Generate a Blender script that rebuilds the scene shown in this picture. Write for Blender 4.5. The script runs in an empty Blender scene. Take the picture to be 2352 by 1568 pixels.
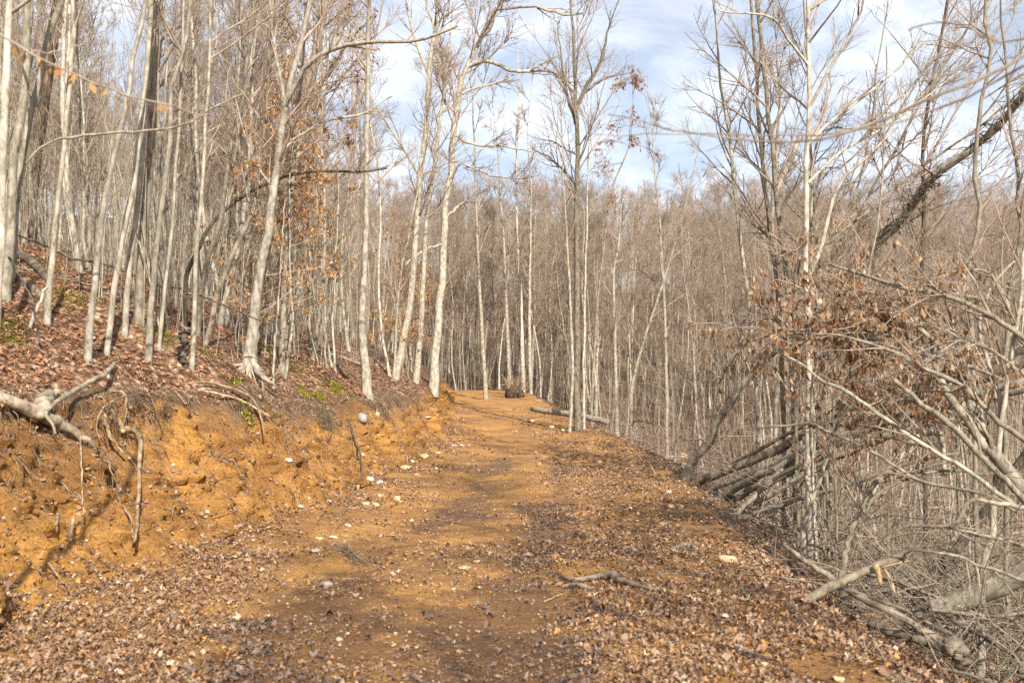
import bpy, bmesh, math, random
import numpy as np
from mathutils import Vector
from mathutils.bvhtree import BVHTree

random.seed(11)
rng = np.random.default_rng(11)
scene = bpy.context.scene
COL = scene.collection

# ------------------------------------------------------------------ camera
CAM_Z = 1.6
F_PX = 995.0                       # focal length in pixels of the 1024 px wide frame
PITCH = math.atan((385 - 341) / F_PX)
cam = bpy.data.cameras.new('camera')
cam.sensor_width = 36.0
cam.lens = 36.0 * F_PX / 1024.0
cam.clip_start = 0.05
cam.clip_end = 2000
cam.dof.use_dof = True
cam.dof.focus_distance = 19.0
cam.dof.aperture_fstop = 2.8
cam_o = bpy.data.objects.new('camera', cam)
cam_o.location = (0, 0, CAM_Z)
cam_o.rotation_euler = (math.radians(90) + PITCH, 0, 0)
COL.objects.link(cam_o)
scene.camera = cam_o

# ------------------------------------------------------------------ light
SUN_EL = math.radians(34)
SUN_AZ = math.atan2(0.32, -1.0)    # behind the photographer, a little to the right
sun_vec = Vector((math.sin(SUN_AZ) * math.cos(SUN_EL), math.cos(SUN_AZ) * math.cos(SUN_EL), math.sin(SUN_EL)))
sd = bpy.data.lights.new('sun', 'SUN')
sd.energy = 5.0
sd.angle = math.radians(0.6)
sd.color = (1.0, 0.925, 0.81)
so = bpy.data.objects.new('sun', sd)
so.rotation_euler = (-sun_vec).to_track_quat('-Z', 'Y').to_euler()
so.location = (6, -12, 20)
COL.objects.link(so)

world = bpy.data.worlds.new('World')
scene.world = world
world.use_nodes = True
wn = world.node_tree
wn.nodes.clear()
def N(tree, typ, **kw):
    n = tree.nodes.new(typ)
    for k, v in kw.items():
        setattr(n, k, v)
    return n
w_out = N(wn, 'ShaderNodeOutputWorld')
w_bg = N(wn, 'ShaderNodeBackground')
w_bg.inputs['Strength'].default_value = 0.084
sky = N(wn, 'ShaderNodeTexSky', sky_type='NISHITA')
sky.sun_disc = False
sky.sun_elevation = SUN_EL
sky.sun_rotation = SUN_AZ
sky.air_density = 1.0
sky.dust_density = 1.2
sky.ozone_density = 1.5
tc = N(wn, 'ShaderNodeTexCoord')
sep = N(wn, 'ShaderNodeSeparateXYZ')
addz = N(wn, 'ShaderNodeMath', operation='ADD'); addz.inputs[1].default_value = 0.22
mx = N(wn, 'ShaderNodeMath', operation='MAXIMUM'); mx.inputs[1].default_value = 0.12
dvx = N(wn, 'ShaderNodeMath', operation='DIVIDE')
dvy = N(wn, 'ShaderNodeMath', operation='DIVIDE')
cmb = N(wn, 'ShaderNodeCombineXYZ')
cn = N(wn, 'ShaderNodeTexNoise')
cn.inputs['Scale'].default_value = 2.3
cn.inputs['Detail'].default_value = 9
cn.inputs['Roughness'].default_value = 0.62
cn.inputs['Distortion'].default_value = 0.5
cr = N(wn, 'ShaderNodeValToRGB')
cr.color_ramp.elements[0].position = 0.4
cr.color_ramp.elements[0].color = (0.36, 0.36, 0.36, 1)
cr.color_ramp.elements[1].position = 0.66
cr.color_ramp.elements[1].color = (1, 1, 1, 1)
cmix = N(wn, 'ShaderNodeMix', data_type='RGBA')
cmix.inputs['B'].default_value = (8.3, 8.65, 9.4, 1)
L = wn.links.new
L(tc.outputs['Generated'], sep.inputs[0])
L(sep.outputs['Z'], addz.inputs[0]); L(addz.outputs[0], mx.inputs[0])
L(sep.outputs['X'], dvx.inputs[0]); L(mx.outputs[0], dvx.inputs[1])
L(sep.outputs['Y'], dvy.inputs[0]); L(mx.outputs[0], dvy.inputs[1])
L(dvx.outputs[0], cmb.inputs[0]); L(dvy.outputs[0], cmb.inputs[1])
L(cmb.outputs[0], cn.inputs['Vector'])
L(cn.outputs['Fac'], cr.inputs[0])
L(cr.outputs[0], cmix.inputs['Factor'])
L(sky.outputs[0], cmix.inputs['A'])
L(cmix.outputs['Result'], w_bg.inputs['Color'])
L(w_bg.outputs[0], w_out.inputs[0])

scene.view_settings.view_transform = 'Standard'
scene.view_settings.look = 'None'
scene.view_settings.gamma = 1.0
scene.view_settings.use_curve_mapping = False
scene.view_settings.exposure = 0.78
scene.render.film_transparent = False
scene.cycles.use_denoising = False
scene.cycles.max_bounces = 5
scene.cycles.diffuse_bounces = 4
scene.cycles.glossy_bounces = 2
scene.cycles.transmission_bounces = 2
scene.cycles.transparent_max_bounces = 4

# ------------------------------------------------------------------ pixel <-> place
KPX = 1024.0 / 2352.0              # the photograph was measured at 2352 px wide
_f = np.array((0, math.cos(PITCH), math.sin(PITCH)))
_u = np.array((0, -math.sin(PITCH), math.cos(PITCH)))
CAM = np.array((0, 0, CAM_Z))
def ray(px, py):
    u = (px * KPX - 512) / F_PX
    v = (341 - py * KPX) / F_PX
    return np.array((u, 0, 0)) + _u * v + _f
def at(px, py, Y):
    d = ray(px, py)
    return CAM + d * (Y / d[1])
def wid(wpx, Y):                   # a width in photo pixels at depth Y, as a radius in metres
    return 0.5 * wpx * KPX / F_PX * Y

# ------------------------------------------------------------------ noise
_perm = rng.permutation(256)
_grad = rng.normal(size=(256, 3)); _grad /= np.linalg.norm(_grad, axis=1)[:, None]
def perlin(p):
    p = np.asarray(p, float)
    i = np.floor(p).astype(int); f = p - i
    w = f * f * f * (f * (f * 6 - 15) + 10)
    out = 0
    for cx in (0, 1):
        for cy in (0, 1):
            for cz in (0, 1):
                h = _perm[(_perm[(_perm[(i[:, 0] + cx) & 255] + i[:, 1] + cy) & 255] + i[:, 2] + cz) & 255]
                g = _grad[h]
                dd = (g * (f - np.array((cx, cy, cz)))).sum(1)
                ww = (w[:, 0] if cx else 1 - w[:, 0]) * (w[:, 1] if cy else 1 - w[:, 1]) * (w[:, 2] if cz else 1 - w[:, 2])
                out = out + dd * ww
    return out
def fbm(p, octv=4, gain=0.5):
    p = np.asarray(p, float); a = 1.0; s = 0
    for k in range(octv):
        s = s + a * perlin(p); p = p * 2.03 + 17.3; a *= gain
    return s
def fbm2(x, y, scale, octv=4, seed=0.0, gain=0.5):
    x = np.asarray(x, float); sh = x.shape
    p = np.stack([x.ravel() / scale, np.asarray(y, float).ravel() / scale, np.full(x.size, seed + 0.37)], 1)
    return fbm(p, octv, gain).reshape(sh)

# ------------------------------------------------------------------ lie of the land
_Yd = np.arange(-40, 620, 0.25)
def _table(ys, vs, smooth=2.0):
    v = np.interp(_Yd, ys, vs)
    k = int(smooth / 0.25) | 1
    ker = np.hanning(k + 2)[1:-1]; ker /= ker.sum()
    return np.convolve(np.pad(v, k // 2, mode='edge'), ker, mode='valid')
_xl = _table([-40, 0, 5, 6.5, 8.6, 11.6, 15.5, 22, 29, 36, 57, 75, 100, 600],
             [-3.3, -3.3, -3.3, -3.3, -3.15, -2.5, -2.2, -1.9, -1.87, -2.2, -3.3, -7, -14, -14])
_xr = _table([-40, 0, 5, 6.5, 8.6, 11.6, 15.5, 22, 29, 36, 57, 75, 100, 600],
             [1.95, 1.95, 2.0, 2.05, 2.15, 2.4, 2.72, 3.05, 3.1, 2.4, 1.1, -2, -8, -8])
_bw = _table([-40, 5, 8.5, 13, 18, 28, 45, 57, 75, 600], [1.45, 1.4, 1.38, 1.3, 1.1, 1.25, 1.0, 0.9, 1.2, 2.0])
_rz = _table([-40, 5, 8.5, 13, 18, 28, 45, 57, 75, 100, 600], [1.8, 1.74, 1.62, 1.46, 1.28, 1.34, 1.45, 1.7, 1.6, 1.2, 1.0])
def sstep(a, b, x):
    t = np.clip((np.asarray(x, float) - a) / (b - a), 0, 1)
    return t * t * (3 - 2 * t)
def tabs(Y):
    Y = np.asarray(Y, float)
    wob = 0.16 * np.sin(Y * 1.3 + 0.6) * np.sin(Y * 0.41) + 0.07 * np.sin(Y * 3.7)
    xl = np.interp(Y, _Yd, _xl) + wob * 0.7
    xr = np.interp(Y, _Yd, _xr) + 0.12 * np.sin(Y * 0.9 + 2) * np.sin(Y * 2.3)
    bw = np.interp(Y, _Yd, _bw) * (1 + 0.16 * np.sin(Y * 0.83 + 1) + 0.08 * np.sin(Y * 2.9))
    rz = np.interp(Y, _Yd, _rz) + 0.07 * np.sin(Y * 1.1) + 0.04 * np.sin(Y * 3.1 + 1)
    zr = 0.7 * sstep(28, 57, Y) - 0.75 * sstep(60, 76, Y)
    return xl, xr, bw, rz, zr
def far_hill(x, Y):
    r = Y + 0.4 * np.maximum(x, 0) - 70
    s = 9.0 * np.log1p(np.exp(np.clip(r / 9.0, -30, 60)))          # climbs steadily beyond the crest
    return 38 * np.tanh(.185 * s / 38)
_PT = np.array([0, .12, .3, .5, .62, .74, .84, .92, 1.0])
_PZ = np.array([0, .07, .22, .42, .56, .72, .85, .95, 1.0])
def land(x, Y, full=True):
    x = np.asarray(x, float); Y = np.asarray(Y, float)
    xl, xr, bw, rz, zr = tabs(Y)
    rim = xl - bw
    u = np.clip((x - xl) / (xr - xl), 0, 1)
    road = zr - 0.035 * np.exp(-((u - .3) / .09) ** 2) - 0.035 * np.exp(-((u - .62) / .09) ** 2) + 0.05 * sstep(.8, 1, u) + 0.06 * sstep(.16, 0, u)
    t = np.clip((xl - x) / bw, 0, 1)
    bank = zr + .06 + (rz - zr - .06) * np.interp(t, _PT, _PZ)
    d = np.maximum(rim - x, 0)
    left = rz + 0.43 * 34 * (1 - np.exp(-d / 34)) + 0.26 * (1 - np.exp(-d / .5))
    e = np.maximum(x - xr, 0)
    right = zr + .05 - 2.25 * (1 - np.exp(-(e / 3.1) ** 1.25)) - 0.02 * np.minimum(e, 30)
    z = np.where(x < rim, left, np.where(x < xl, bank, np.where(x <= xr, road, right)))
    z = z + far_hill(x, Y)
    if full:
        off = np.maximum(np.maximum(xl - x, x - xr), 0)
        a = 0.35 + 0.65 * sstep(0, 1.6, off)
        z = z + a * (0.13 * fbm2(x, Y, 1.7, 3, 3.0) + 0.03 * fbm2(x, Y, .34, 3, 5.0))
        z = z + 0.5 * sstep(5, 30, off) * fbm2(x, Y, 9.0, 2, 9.0)
        z = z + 0.013 * fbm2(x, Y, .13, 2, 7.0)
    return z
def H(x, Y):
    return float(land(np.array([x]), np.array([Y]))[0])
BVH = None
def ground_at(px, py, y0=2.5, y1=160):
    d = ray(px, py)
    if BVH is not None:
        hit = BVH.ray_cast(Vector(CAM), Vector(d).normalized(), 120)
        if hit[0] is not None: return np.array(hit[0])
    Ys = np.concatenate([np.arange(y0, 30, .04), np.arange(30, y1, .25)])
    pts = CAM + d[None] * (Ys / d[1])[:, None]
    below = pts[:, 2] < land(pts[:, 0], pts[:, 1])
    k = int(np.argmax(below)) if below.any() else len(Ys) - 1
    p = pts[k].copy(); p[2] = H(p[0], p[1])
    return p

# ------------------------------------------------------------------ mesh helpers
class MB:
    def __init__(s):
        s.V = []; s.Q = []; s.T = []; s.C = []; s.n = 0; s.MQ = []
    def add(s, v, q=None, t=None, c=None):
        v = np.asarray(v, float).reshape(-1, 3)
        if q is not None and len(q): s.Q.append(np.asarray(q, int) + s.n)
        if t is not None and len(t): s.T.append(np.asarray(t, int) + s.n)
        s.V.append(v)
        if c is not None: s.C.append(np.broadcast_to(np.asarray(c, float), (len(v), 3)))
        s.n += len(v)
        return s
    def mesh(s, name, mat, origin=(0, 0, 0), smooth=True):
        V = np.concatenate(s.V) - np.asarray(origin, float)
        q = np.concatenate(s.Q) if s.Q else np.zeros((0, 4), int)
        t = np.concatenate(s.T) if s.T else np.zeros((0, 3), int)
        me = bpy.data.meshes.new(name)
        me.vertices.add(len(V)); me.vertices.foreach_set('co', V.astype(np.float32).ravel())
        idx = np.concatenate([q.ravel(), t.ravel()]).astype(np.int32)
        me.loops.add(len(idx)); me.loops.foreach_set('vertex_index', idx)
        starts = np.concatenate([np.arange(len(q)) * 4, len(q) * 4 + np.arange(len(t)) * 3]).astype(np.int32)
        me.polygons.add(len(starts)); me.polygons.foreach_set('loop_start', starts)
        if smooth: me.polygons.foreach_set('use_smooth', np.ones(len(starts), bool))
        if s.C:
            c = np.concatenate(s.C)
            a = me.color_attributes.new('Col', 'FLOAT_COLOR', 'POINT')
            a.data.foreach_set('color', np.concatenate([c, np.ones((len(c), 1))], 1).astype(np.float32).ravel())
        me.update(calc_edges=True)
        for m in (mat if isinstance(mat, (list, tuple)) else [mat]): me.materials.append(m)
        return me
    def build(s, name, mat, parent=None, origin=(0, 0, 0), smooth=True):
        me = s.mesh(name, mat, origin, smooth)
        o = bpy.data.objects.new(name, me)
        if parent is None: o.location = origin
        else: o.parent = parent
        COL.objects.link(o)
        return o

def tube(P, R, S=6, cap=False, rough=0.0):
    """tubes along N polylines of K points: P (N,K,3), R (N,K)"""
    P = np.asarray(P, float); R = np.asarray(R, float)
    if P.ndim == 2: P = P[None]; R = R[None]
    n, k, _ = P.shape
    T = np.gradient(P, axis=1)
    T /= np.linalg.norm(T, axis=2, keepdims=True) + 1e-9
    mean = T.mean(1)
    ref = np.where((np.abs(mean[:, 2]) > .75)[:, None], np.array((1.0, 0.13, 0)), np.array((0.1, 0.05, 1.0)))
    A = np.cross(T, ref[:, None, :]); A /= np.linalg.norm(A, axis=2, keepdims=True) + 1e-9
    B = np.cross(T, A)
    th = np.arange(S) * 2 * math.pi / S
    rr = R[:, :, None] * np.ones(S)
    if rough:
        q_ = (P[:, :, None, :] + R[:, :, None, None] * np.stack([np.cos(th), np.sin(th), 0 * th], 1)[None, None]).reshape(-1, 3)
        rr = rr * (1 + (2.6 * rough * fbm(q_ * 5.5, 2)).reshape(n, k, S))
    V = P[:, :, None, :] + rr[..., None] * (A[:, :, None, :] * np.cos(th)[None, None, :, None] + B[:, :, None, :] * np.sin(th)[None, None, :, None])
    base = (np.arange(n) * k * S)[:, None, None] + (np.arange(k - 1) * S)[None, :, None]
    a = np.arange(S)[None, None, :]; b = (np.arange(S) + 1)[None, None, :] % S
    Q = np.stack([base + a, base + b, base + S + b, base + S + a], -1).reshape(-1, 4)
    V = V.reshape(-1, 3)
    Tt = []
    if cap:
        for i in range(n):
            for j, fl in ((0, 1), (k - 1, 0)):
                V = np.concatenate([V, P[i, j][None] + (T[i, j] * R[i, j] * (.15 if not fl else -.15))[None]]); c = len(V) - 1
                r0 = i * k * S + j * S
                for q in range(S):
                    e = (r0 + q, r0 + (q + 1) % S, c)
                    Tt.append(e if not fl else (e[1], e[0], c))
    return V, Q, Tt
def smooth_path(pts, n):
    """Catmull-Rom through the points, n samples evenly spaced"""
    p = np.asarray(pts, float)
    if len(p) < 3:
        t = np.linspace(0, 1, n)[:, None]; return p[0] * (1 - t) + p[-1] * t
    q = np.concatenate([[2 * p[0] - p[1]], p, [2 * p[-1] - p[-2]]])
    out = []
    for i in range(len(p) - 1):
        t = np.linspace(0, 1, 12, endpoint=(i == len(p) - 2))[:, None]
        a, b, c, d = q[i], q[i + 1], q[i + 2], q[i + 3]
        out.append(.5 * ((2 * b) + (c - a) * t + (2 * a - 5 * b + 4 * c - d) * t ** 2 + (3 * b - a - 3 * c + d) * t ** 3))
    o = np.concatenate(out)
    s = np.concatenate([[0], np.cumsum(np.linalg.norm(np.diff(o, axis=0), axis=1))])
    u = np.linspace(0, s[-1], n)
    return np.stack([np.interp(u, s, o[:, i]) for i in range(3)], 1)
def sprout(P, R, n, K, t0, t1, l0, l1, a0, a1, wander, up, rf, tip, lfall=.5, rmax=1e9, bias=None):
    """n child polylines on every parent polyline"""
    P = np.asarray(P, float); R = np.asarray(R, float)
    Np, Kp, _ = P.shape
    M = Np * n
    t = (t0 + (t1 - t0) * rng.random(M))
    par = np.repeat(np.arange(Np), n)
    x = t * (Kp - 1); i = np.minimum(x.astype(int), Kp - 2); f = (x - i)[:, None]
    base = P[par, i] * (1 - f) + P[par, i + 1] * f
    tan = P[par, i + 1] - P[par, i]; tan /= np.linalg.norm(tan, axis=1, keepdims=True) + 1e-9
    r0 = R[par, i] * (1 - f[:, 0]) + R[par, i + 1] * f[:, 0]
    rnd = rng.normal(size=(M, 3))
    if bias is not None: rnd = rnd + np.asarray(bias)
    perp = rnd - tan * (rnd * tan).sum(1, keepdims=True); perp /= np.linalg.norm(perp, axis=1, keepdims=True) + 1e-9
    a = np.radians(a0 + (a1 - a0) * rng.random(M))[:, None]
    d = np.cos(a) * tan + np.sin(a) * perp
    ln = (l0 + (l1 - l0) * rng.random(M)) * (1 - lfall * (t - t0) / (t1 - t0 + 1e-9))
    out = np.empty((M, K, 3)); out[:, 0] = base
    st = (ln / (K - 1))[:, None]
    for k in range(1, K):
        d = d + wander * rng.normal(size=(M, 3)); d[:, 2] += up
        d /= np.linalg.norm(d, axis=1, keepdims=True)
        out[:, k] = out[:, k - 1] + d * st
    rb = np.maximum(np.minimum(r0 * rf, rmax), tip * 1.2)
    s = np.linspace(0, 1, K)[None] ** .8
    return out, rb[:, None] * (1 - s) + tip * s
def leaves_on(mb, P, per, size, cols, hang=.8, t0=.3):
    """dead leaves hanging from every polyline"""
    P = np.asarray(P, float); Np, Kp, _ = P.shape; M = int(Np * per)
    if M == 0: return
    par = rng.integers(0, Np, M); x = (t0 + (1 - t0) * rng.random(M)) * (Kp - 1)
    i = np.minimum(x.astype(int), Kp - 2); f = (x - i)[:, None]
    b = P[par, i] * (1 - f) + P[par, i + 1] * f
    ax = rng.normal(size=(M, 3)); ax[:, 2] = ax[:, 2] * .5 - hang * 1.6; ax /= np.linalg.norm(ax, axis=1, keepdims=True)
    sd_ = np.cross(ax, rng.normal(size=(M, 3))); sd_ /= np.linalg.norm(sd_, axis=1, keepdims=True)
    nn = np.cross(ax, sd_)
    s = (size * (.6 + .7 * rng.random(M)))[:, None]
    wd = s * (.15 + .14 * rng.random((M, 1)))
    m = b + ax * s * .5 + nn * s * .12 * rng.normal(size=(M, 1))
    V = np.stack([b, m + sd_ * wd + nn * wd * .5, b + ax * s + nn * s * .15 * rng.normal(size=(M, 1)), m - sd_ * wd + nn * wd * .5], 1).reshape(-1, 3)
    k = np.arange(M)[:, None] * 4
    T = np.concatenate([k + np.array([[0, 1, 2]]), k + np.array([[0, 2, 3]])])
    cols = np.asarray(cols, float)
    c = cols[rng.integers(0, len(cols), M)] * (.7 + .6 * rng.random((M, 1)))
    mb.add(V, t=T, c=np.repeat(c, 4, 0))

def tag(o, label=None, cat=None, group=None, kind=None):
    if label: o['label'] = label
    if cat: o['category'] = cat
    if group: o['group'] = group
    if kind: o['kind'] = kind
    return o
def empty(name, loc):
    o = bpy.data.objects.new(name, None)
    o.location = loc; o.empty_display_size = .2
    COL.objects.link(o)
    return o

# ------------------------------------------------------------------ materials
def new_mat(name):
    m = bpy.data.materials.new(name); m.use_nodes = True
    t = m.node_tree
    return m, t, t.nodes['Principled BSDF']
def ramp(t, pts):
    r = N(t, 'ShaderNodeValToRGB'); e = r.color_ramp.elements
    while len(e) < len(pts): e.new(.5)
    for k, (p, c) in enumerate(pts):
        e[k].position = p; e[k].color = (c[0], c[1], c[2], 1) if not isinstance(c, (int, float)) else (c, c, c, 1)
    return r
def noise(t, vec, scale, detail=4, rough=.55, dist=0.0):
    n = N(t, 'ShaderNodeTexNoise')
    n.inputs['Scale'].default_value = scale; n.inputs['Detail'].default_value = detail
    n.inputs['Roughness'].default_value = rough; n.inputs['Distortion'].default_value = dist
    if vec is not None: t.links.new(vec, n.inputs['Vector'])
    return n
def mixc(t, fac, a, b, mode='MIX'):
    m = N(t, 'ShaderNodeMix', data_type='RGBA', blend_type=mode)
    for s, v in (('Factor', fac), ('A', a), ('B', b)):
        if hasattr(v, 'links'): t.links.new(v, m.inputs[s])
        elif isinstance(v, (int, float)): m.inputs[s].default_value = v if s == 'Factor' else (v, v, v, 1)
        else: m.inputs[s].default_value = (*v, 1)
    return m.outputs['Result']
def bark(name, dark, mid, light, lichen=None, zs=.25, scale=14, bump=.5, lo=.35, hi=.65, lich_amt=.5, vary=.3):
    m, t, b = new_mat(name)
    c = N(t, 'ShaderNodeTexCoord'); mp = N(t, 'ShaderNodeMapping'); mp.inputs['Scale'].default_value = (1, 1, zs)
    t.links.new(c.outputs['Object'], mp.inputs[0])
    n1 = noise(t, mp.outputs[0], scale, 6, .65)
    r1 = ramp(t, [(lo, dark), (.5, mid), (hi, light)]); t.links.new(n1.outputs['Fac'], r1.inputs[0])
    col = r1.outputs[0]
    if lichen:
        n2 = noise(t, c.outputs['Object'], 5.5, 5, .7)
        r2 = ramp(t, [(.5, 0.0), (.62, lich_amt)]); t.links.new(n2.outputs['Fac'], r2.inputs[0])
        col = mixc(t, r2.outputs[0], col, lichen)
    oi = N(t, 'ShaderNodeObjectInfo')
    mr = N(t, 'ShaderNodeMapRange'); mr.inputs['To Min'].default_value = 1 - vary; mr.inputs['To Max'].default_value = 1 + vary * .7
    t.links.new(oi.outputs['Random'], mr.inputs[0])
    col = mixc(t, 1.0, col, mr.outputs[0], 'MULTIPLY')
    t.links.new(col, b.inputs['Base Color'])
    b.inputs['Roughness'].default_value = .9
    b.inputs['Specular IOR Level'].default_value = .2
    bp = N(t, 'ShaderNodeBump'); bp.inputs['Strength'].default_value = bump; bp.inputs['Distance'].default_value = .02
    t.links.new(n1.outputs['Fac'], bp.inputs['Height']); t.links.new(bp.outputs[0], b.inputs['Normal'])
    return m
M = {}
M['pale'] = bark('pale_bark', (.085, .068, .05), (.31, .272, .21), (.43, .39, .315), (.2, .205, .14), scale=17, zs=.45, bump=.4, lo=.3, hi=.63, lich_amt=.75)
M['grey'] = bark('grey_bark', (.06, .048, .036), (.215, .18, .135), (.32, .278, .215), (.17, .175, .115), scale=17, zs=.4, bump=.45, lo=.3, hi=.62, lich_amt=.7)
M['white'] = bark('white_bark', (.12, .096, .07), (.42, .37, .295), (.57, .52, .435), (.235, .22, .165), scale=14, zs=.45, bump=.35, lo=.29, hi=.63, lich_amt=.7)
M['brown'] = bark('brown_bark', (.05, .035, .024), (.16, .115, .075), (.26, .2, .14), None, scale=17, zs=.13, bump=.9)
M['furrow'] = bark('furrowed_bark', (.025, .019, .014), (.085, .066, .05), (.17, .14, .11), None, scale=22, zs=.1, bump=1.0)
M['oak'] = bark('oak_bark', (.16, .115, .085), (.38, .31, .245), (.52, .44, .37), None, scale=15, zs=.14, bump=.6)
M['twig'] = bark('twig_bark', (.165, .12, .087), (.31, .235, .175), (.41, .325, .25), None, scale=6, bump=.1, vary=.25)
M['greytwig'] = bark('grey_twig_bark', (.13, .1, .072), (.25, .2, .15), (.35, .29, .225), None, scale=6, bump=.1, vary=.25)
M['deadwood'] = bark('dead_wood', (.11, .085, .062), (.27, .215, .155), (.4, .335, .255), (.2, .2, .15), scale=9, zs=.6, bump=.6)
M['darklog'] = bark('dark_log', (.05, .036, .027), (.12, .09, .066), (.21, .165, .125), (.17, .16, .11), scale=12, zs=.7, bump=.8)
M['rootwood'] = bark('root_wood', (.12, .075, .042), (.33, .23, .135), (.5, .39, .26), None, scale=13, zs=.7, bump=.5, lo=.32, hi=.68)
M['cutwood'] = bark('cut_wood', (.4, .26, .12), (.6, .42, .22), (.7, .52, .3), None, scale=30, zs=1, bump=.2, vary=.05)

def leaf_mat(name, transl=.3, rough=.65):
    m, t, b = new_mat(name)
    a = N(t, 'ShaderNodeVertexColor', layer_name='Col')
    nz = noise(t, N(t, 'ShaderNodeTexCoord').outputs['Object'], 60, 3)
    r = ramp(t, [(.3, .72), (.7, 1.18)]); t.links.new(nz.outputs['Fac'], r.inputs[0])
    col = mixc(t, 1.0, a.outputs['Color'], r.outputs[0], 'MULTIPLY')
    t.links.new(col, b.inputs['Base Color'])
    b.inputs['Roughness'].default_value = rough
    b.inputs['Specular IOR Level'].default_value = .3
    tr = N(t, 'ShaderNodeBsdfTranslucent'); t.links.new(col, tr.inputs['Color'])
    ms = N(t, 'ShaderNodeMixShader'); ms.inputs[0].default_value = transl
    t.links.new(b.outputs[0], ms.inputs[1]); t.links.new(tr.outputs[0], ms.inputs[2])
    t.links.new(ms.outputs[0], t.nodes['Material Output'].inputs[0])
    return m
M['leaf'] = leaf_mat('hanging_leaf', .35)
M['litter'] = leaf_mat('litter_leaf', .12)
M['moss'] = leaf_mat('moss_green', .3, .8)

def soil_mat(name, mode):
    m, t, b = new_mat(name)
    g = N(t, 'ShaderNodeNewGeometry'); pos = g.outputs['Position']
    big = noise(t, pos, .9, 5, .6); mid = noise(t, pos, 5, 6, .65); fine = noise(t, pos, 38, 5, .7)
    och = ramp(t, [(.3, (.24, .11, .032)), (.5, (.43, .21, .058)), (.7, (.56, .305, .1))])
    t.links.new(mid.outputs['Fac'], och.inputs[0])
    rb = ramp(t, [(.36, (.15, .08, .037)), (.5, (.33, .17, .06)), (.62, (.55, .285, .075))]); t.links.new(big.outputs['Fac'], rb.inputs[0])
    col = mixc(t, .58, och.outputs[0], rb.outputs[0])
    rf = ramp(t, [(.3, .5), (.5, .95), (.72, 1.4)]); t.links.new(fine.outputs['Fac'], rf.inputs[0])
    col = mixc(t, 1.0, col, rf.outputs[0], 'MULTIPLY')
    # grit
    v = N(t, 'ShaderNodeTexVoronoi'); v.inputs['Scale'].default_value = 34; t.links.new(pos, v.inputs['Vector'])
    rv = ramp(t, [(.0, 1.0), (.2, 0.0)]); t.links.new(v.outputs['Distance'], rv.inputs[0])
    sel = N(t, 'ShaderNodeSeparateColor'); t.links.new(v.outputs['Color'], sel.inputs[0])
    gt = N(t, 'ShaderNodeMath', operation='GREATER_THAN'); gt.inputs[1].default_value = .7; t.links.new(sel.outputs[0], gt.inputs[0])
    gm = N(t, 'ShaderNodeMath', operation='MULTIPLY'); t.links.new(rv.outputs[0], gm.inputs[0]); t.links.new(gt.outputs[0], gm.inputs[1])
    col = mixc(t, gm.outputs[0], col, (.56, .42, .25))
    h = fine.outputs['Fac']
    at_ = N(t, 'ShaderNodeAttribute', attribute_name='mix')
    if mode == 'road':
        wetn = noise(t, pos, 2.6, 6, .7)
        wm = N(t, 'ShaderNodeMath', operation='MULTIPLY_ADD'); t.links.new(wetn.outputs['Fac'], wm.inputs[0]); wm.inputs[1].default_value = 1.1
        t.links.new(at_.outputs['Fac'], wm.inputs[2])
        wr = ramp(t, [(.86, 0.0), (1.08, 1.0)]); t.links.new(wm.outputs[0], wr.inputs[0])
        dk = mixc(t, 1.0, col, (.54, .5, .48), 'MULTIPLY')
        col = mixc(t, wr.outputs[0], col, dk)
        rr = ramp(t, [(0, .95), (1, .34)]); t.links.new(wr.outputs[0], rr.inputs[0])
        t.links.new(rr.outputs[0], b.inputs['Roughness'])
        # crushed leaf crumbs trodden into the surface
        cr_ = N(t, 'ShaderNodeTexVoronoi'); cr_.inputs['Scale'].default_value = 17; cr_.inputs['Randomness'].default_value = 1
        mpv = N(t, 'ShaderNodeMapping'); mpv.inputs['Scale'].default_value = (1, 1.6, 1); t.links.new(pos, mpv.inputs[0]); t.links.new(mpv.outputs[0], cr_.inputs['Vector'])
        sc = N(t, 'ShaderNodeSeparateColor'); t.links.new(cr_.outputs['Color'], sc.inputs[0])
        g2 = N(t, 'ShaderNodeMath', operation='GREATER_THAN'); g2.inputs[1].default_value = .68; t.links.new(sc.outputs[1], g2.inputs[0])
        rd = ramp(t, [(.22, 1.0), (.42, 0.0)]); t.links.new(cr_.outputs['Distance'], rd.inputs[0])
        m2 = N(t, 'ShaderNodeMath', operation='MULTIPLY'); t.links.new(g2.outputs[0], m2.inputs[0]); t.links.new(rd.outputs[0], m2.inputs[1])
        crc = ramp(t, [(0, (.17, .105, .07)), (.5, (.3, .19, .13)), (1, (.42, .29, .2))]); t.links.new(sc.outputs[2], crc.inputs[0])
        col = mixc(t, m2.outputs[0], col, crc.outputs[0])
    else:
        b.inputs['Roughness'].default_value = .95
        hn = noise(t, pos, 3.2, 6, .7)
        hm = N(t, 'ShaderNodeMath', operation='MULTIPLY_ADD'); t.links.new(hn.outputs['Fac'], hm.inputs[0]); hm.inputs[1].default_value = .9
        t.links.new(at_.outputs['Fac'], hm.inputs[2])
        hr = ramp(t, [(1.0, 0.0), (1.3, 1.0)]); 
        hr.color_ramp.elements[0].position = .78; hr.color_ramp.elements[1].position = 1.0
        t.links.new(hm.outputs[0], hr.inputs[0])
        col = mixc(t, hr.outputs[0], col, mixc(t, fine.outputs['Fac'], (.06, .036, .022), (.24, .15, .09)))
    t.links.new(col, b.inputs['Base Color'])
    b.inputs['Specular IOR Level'].default_value = .3 if mode == 'road' else .1
    bp = N(t, 'ShaderNodeBump'); bp.inputs['Strength'].default_value = 1.0; bp.inputs['Distance'].default_value = .035
    t.links.new(h, bp.inputs['Height'])
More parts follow.
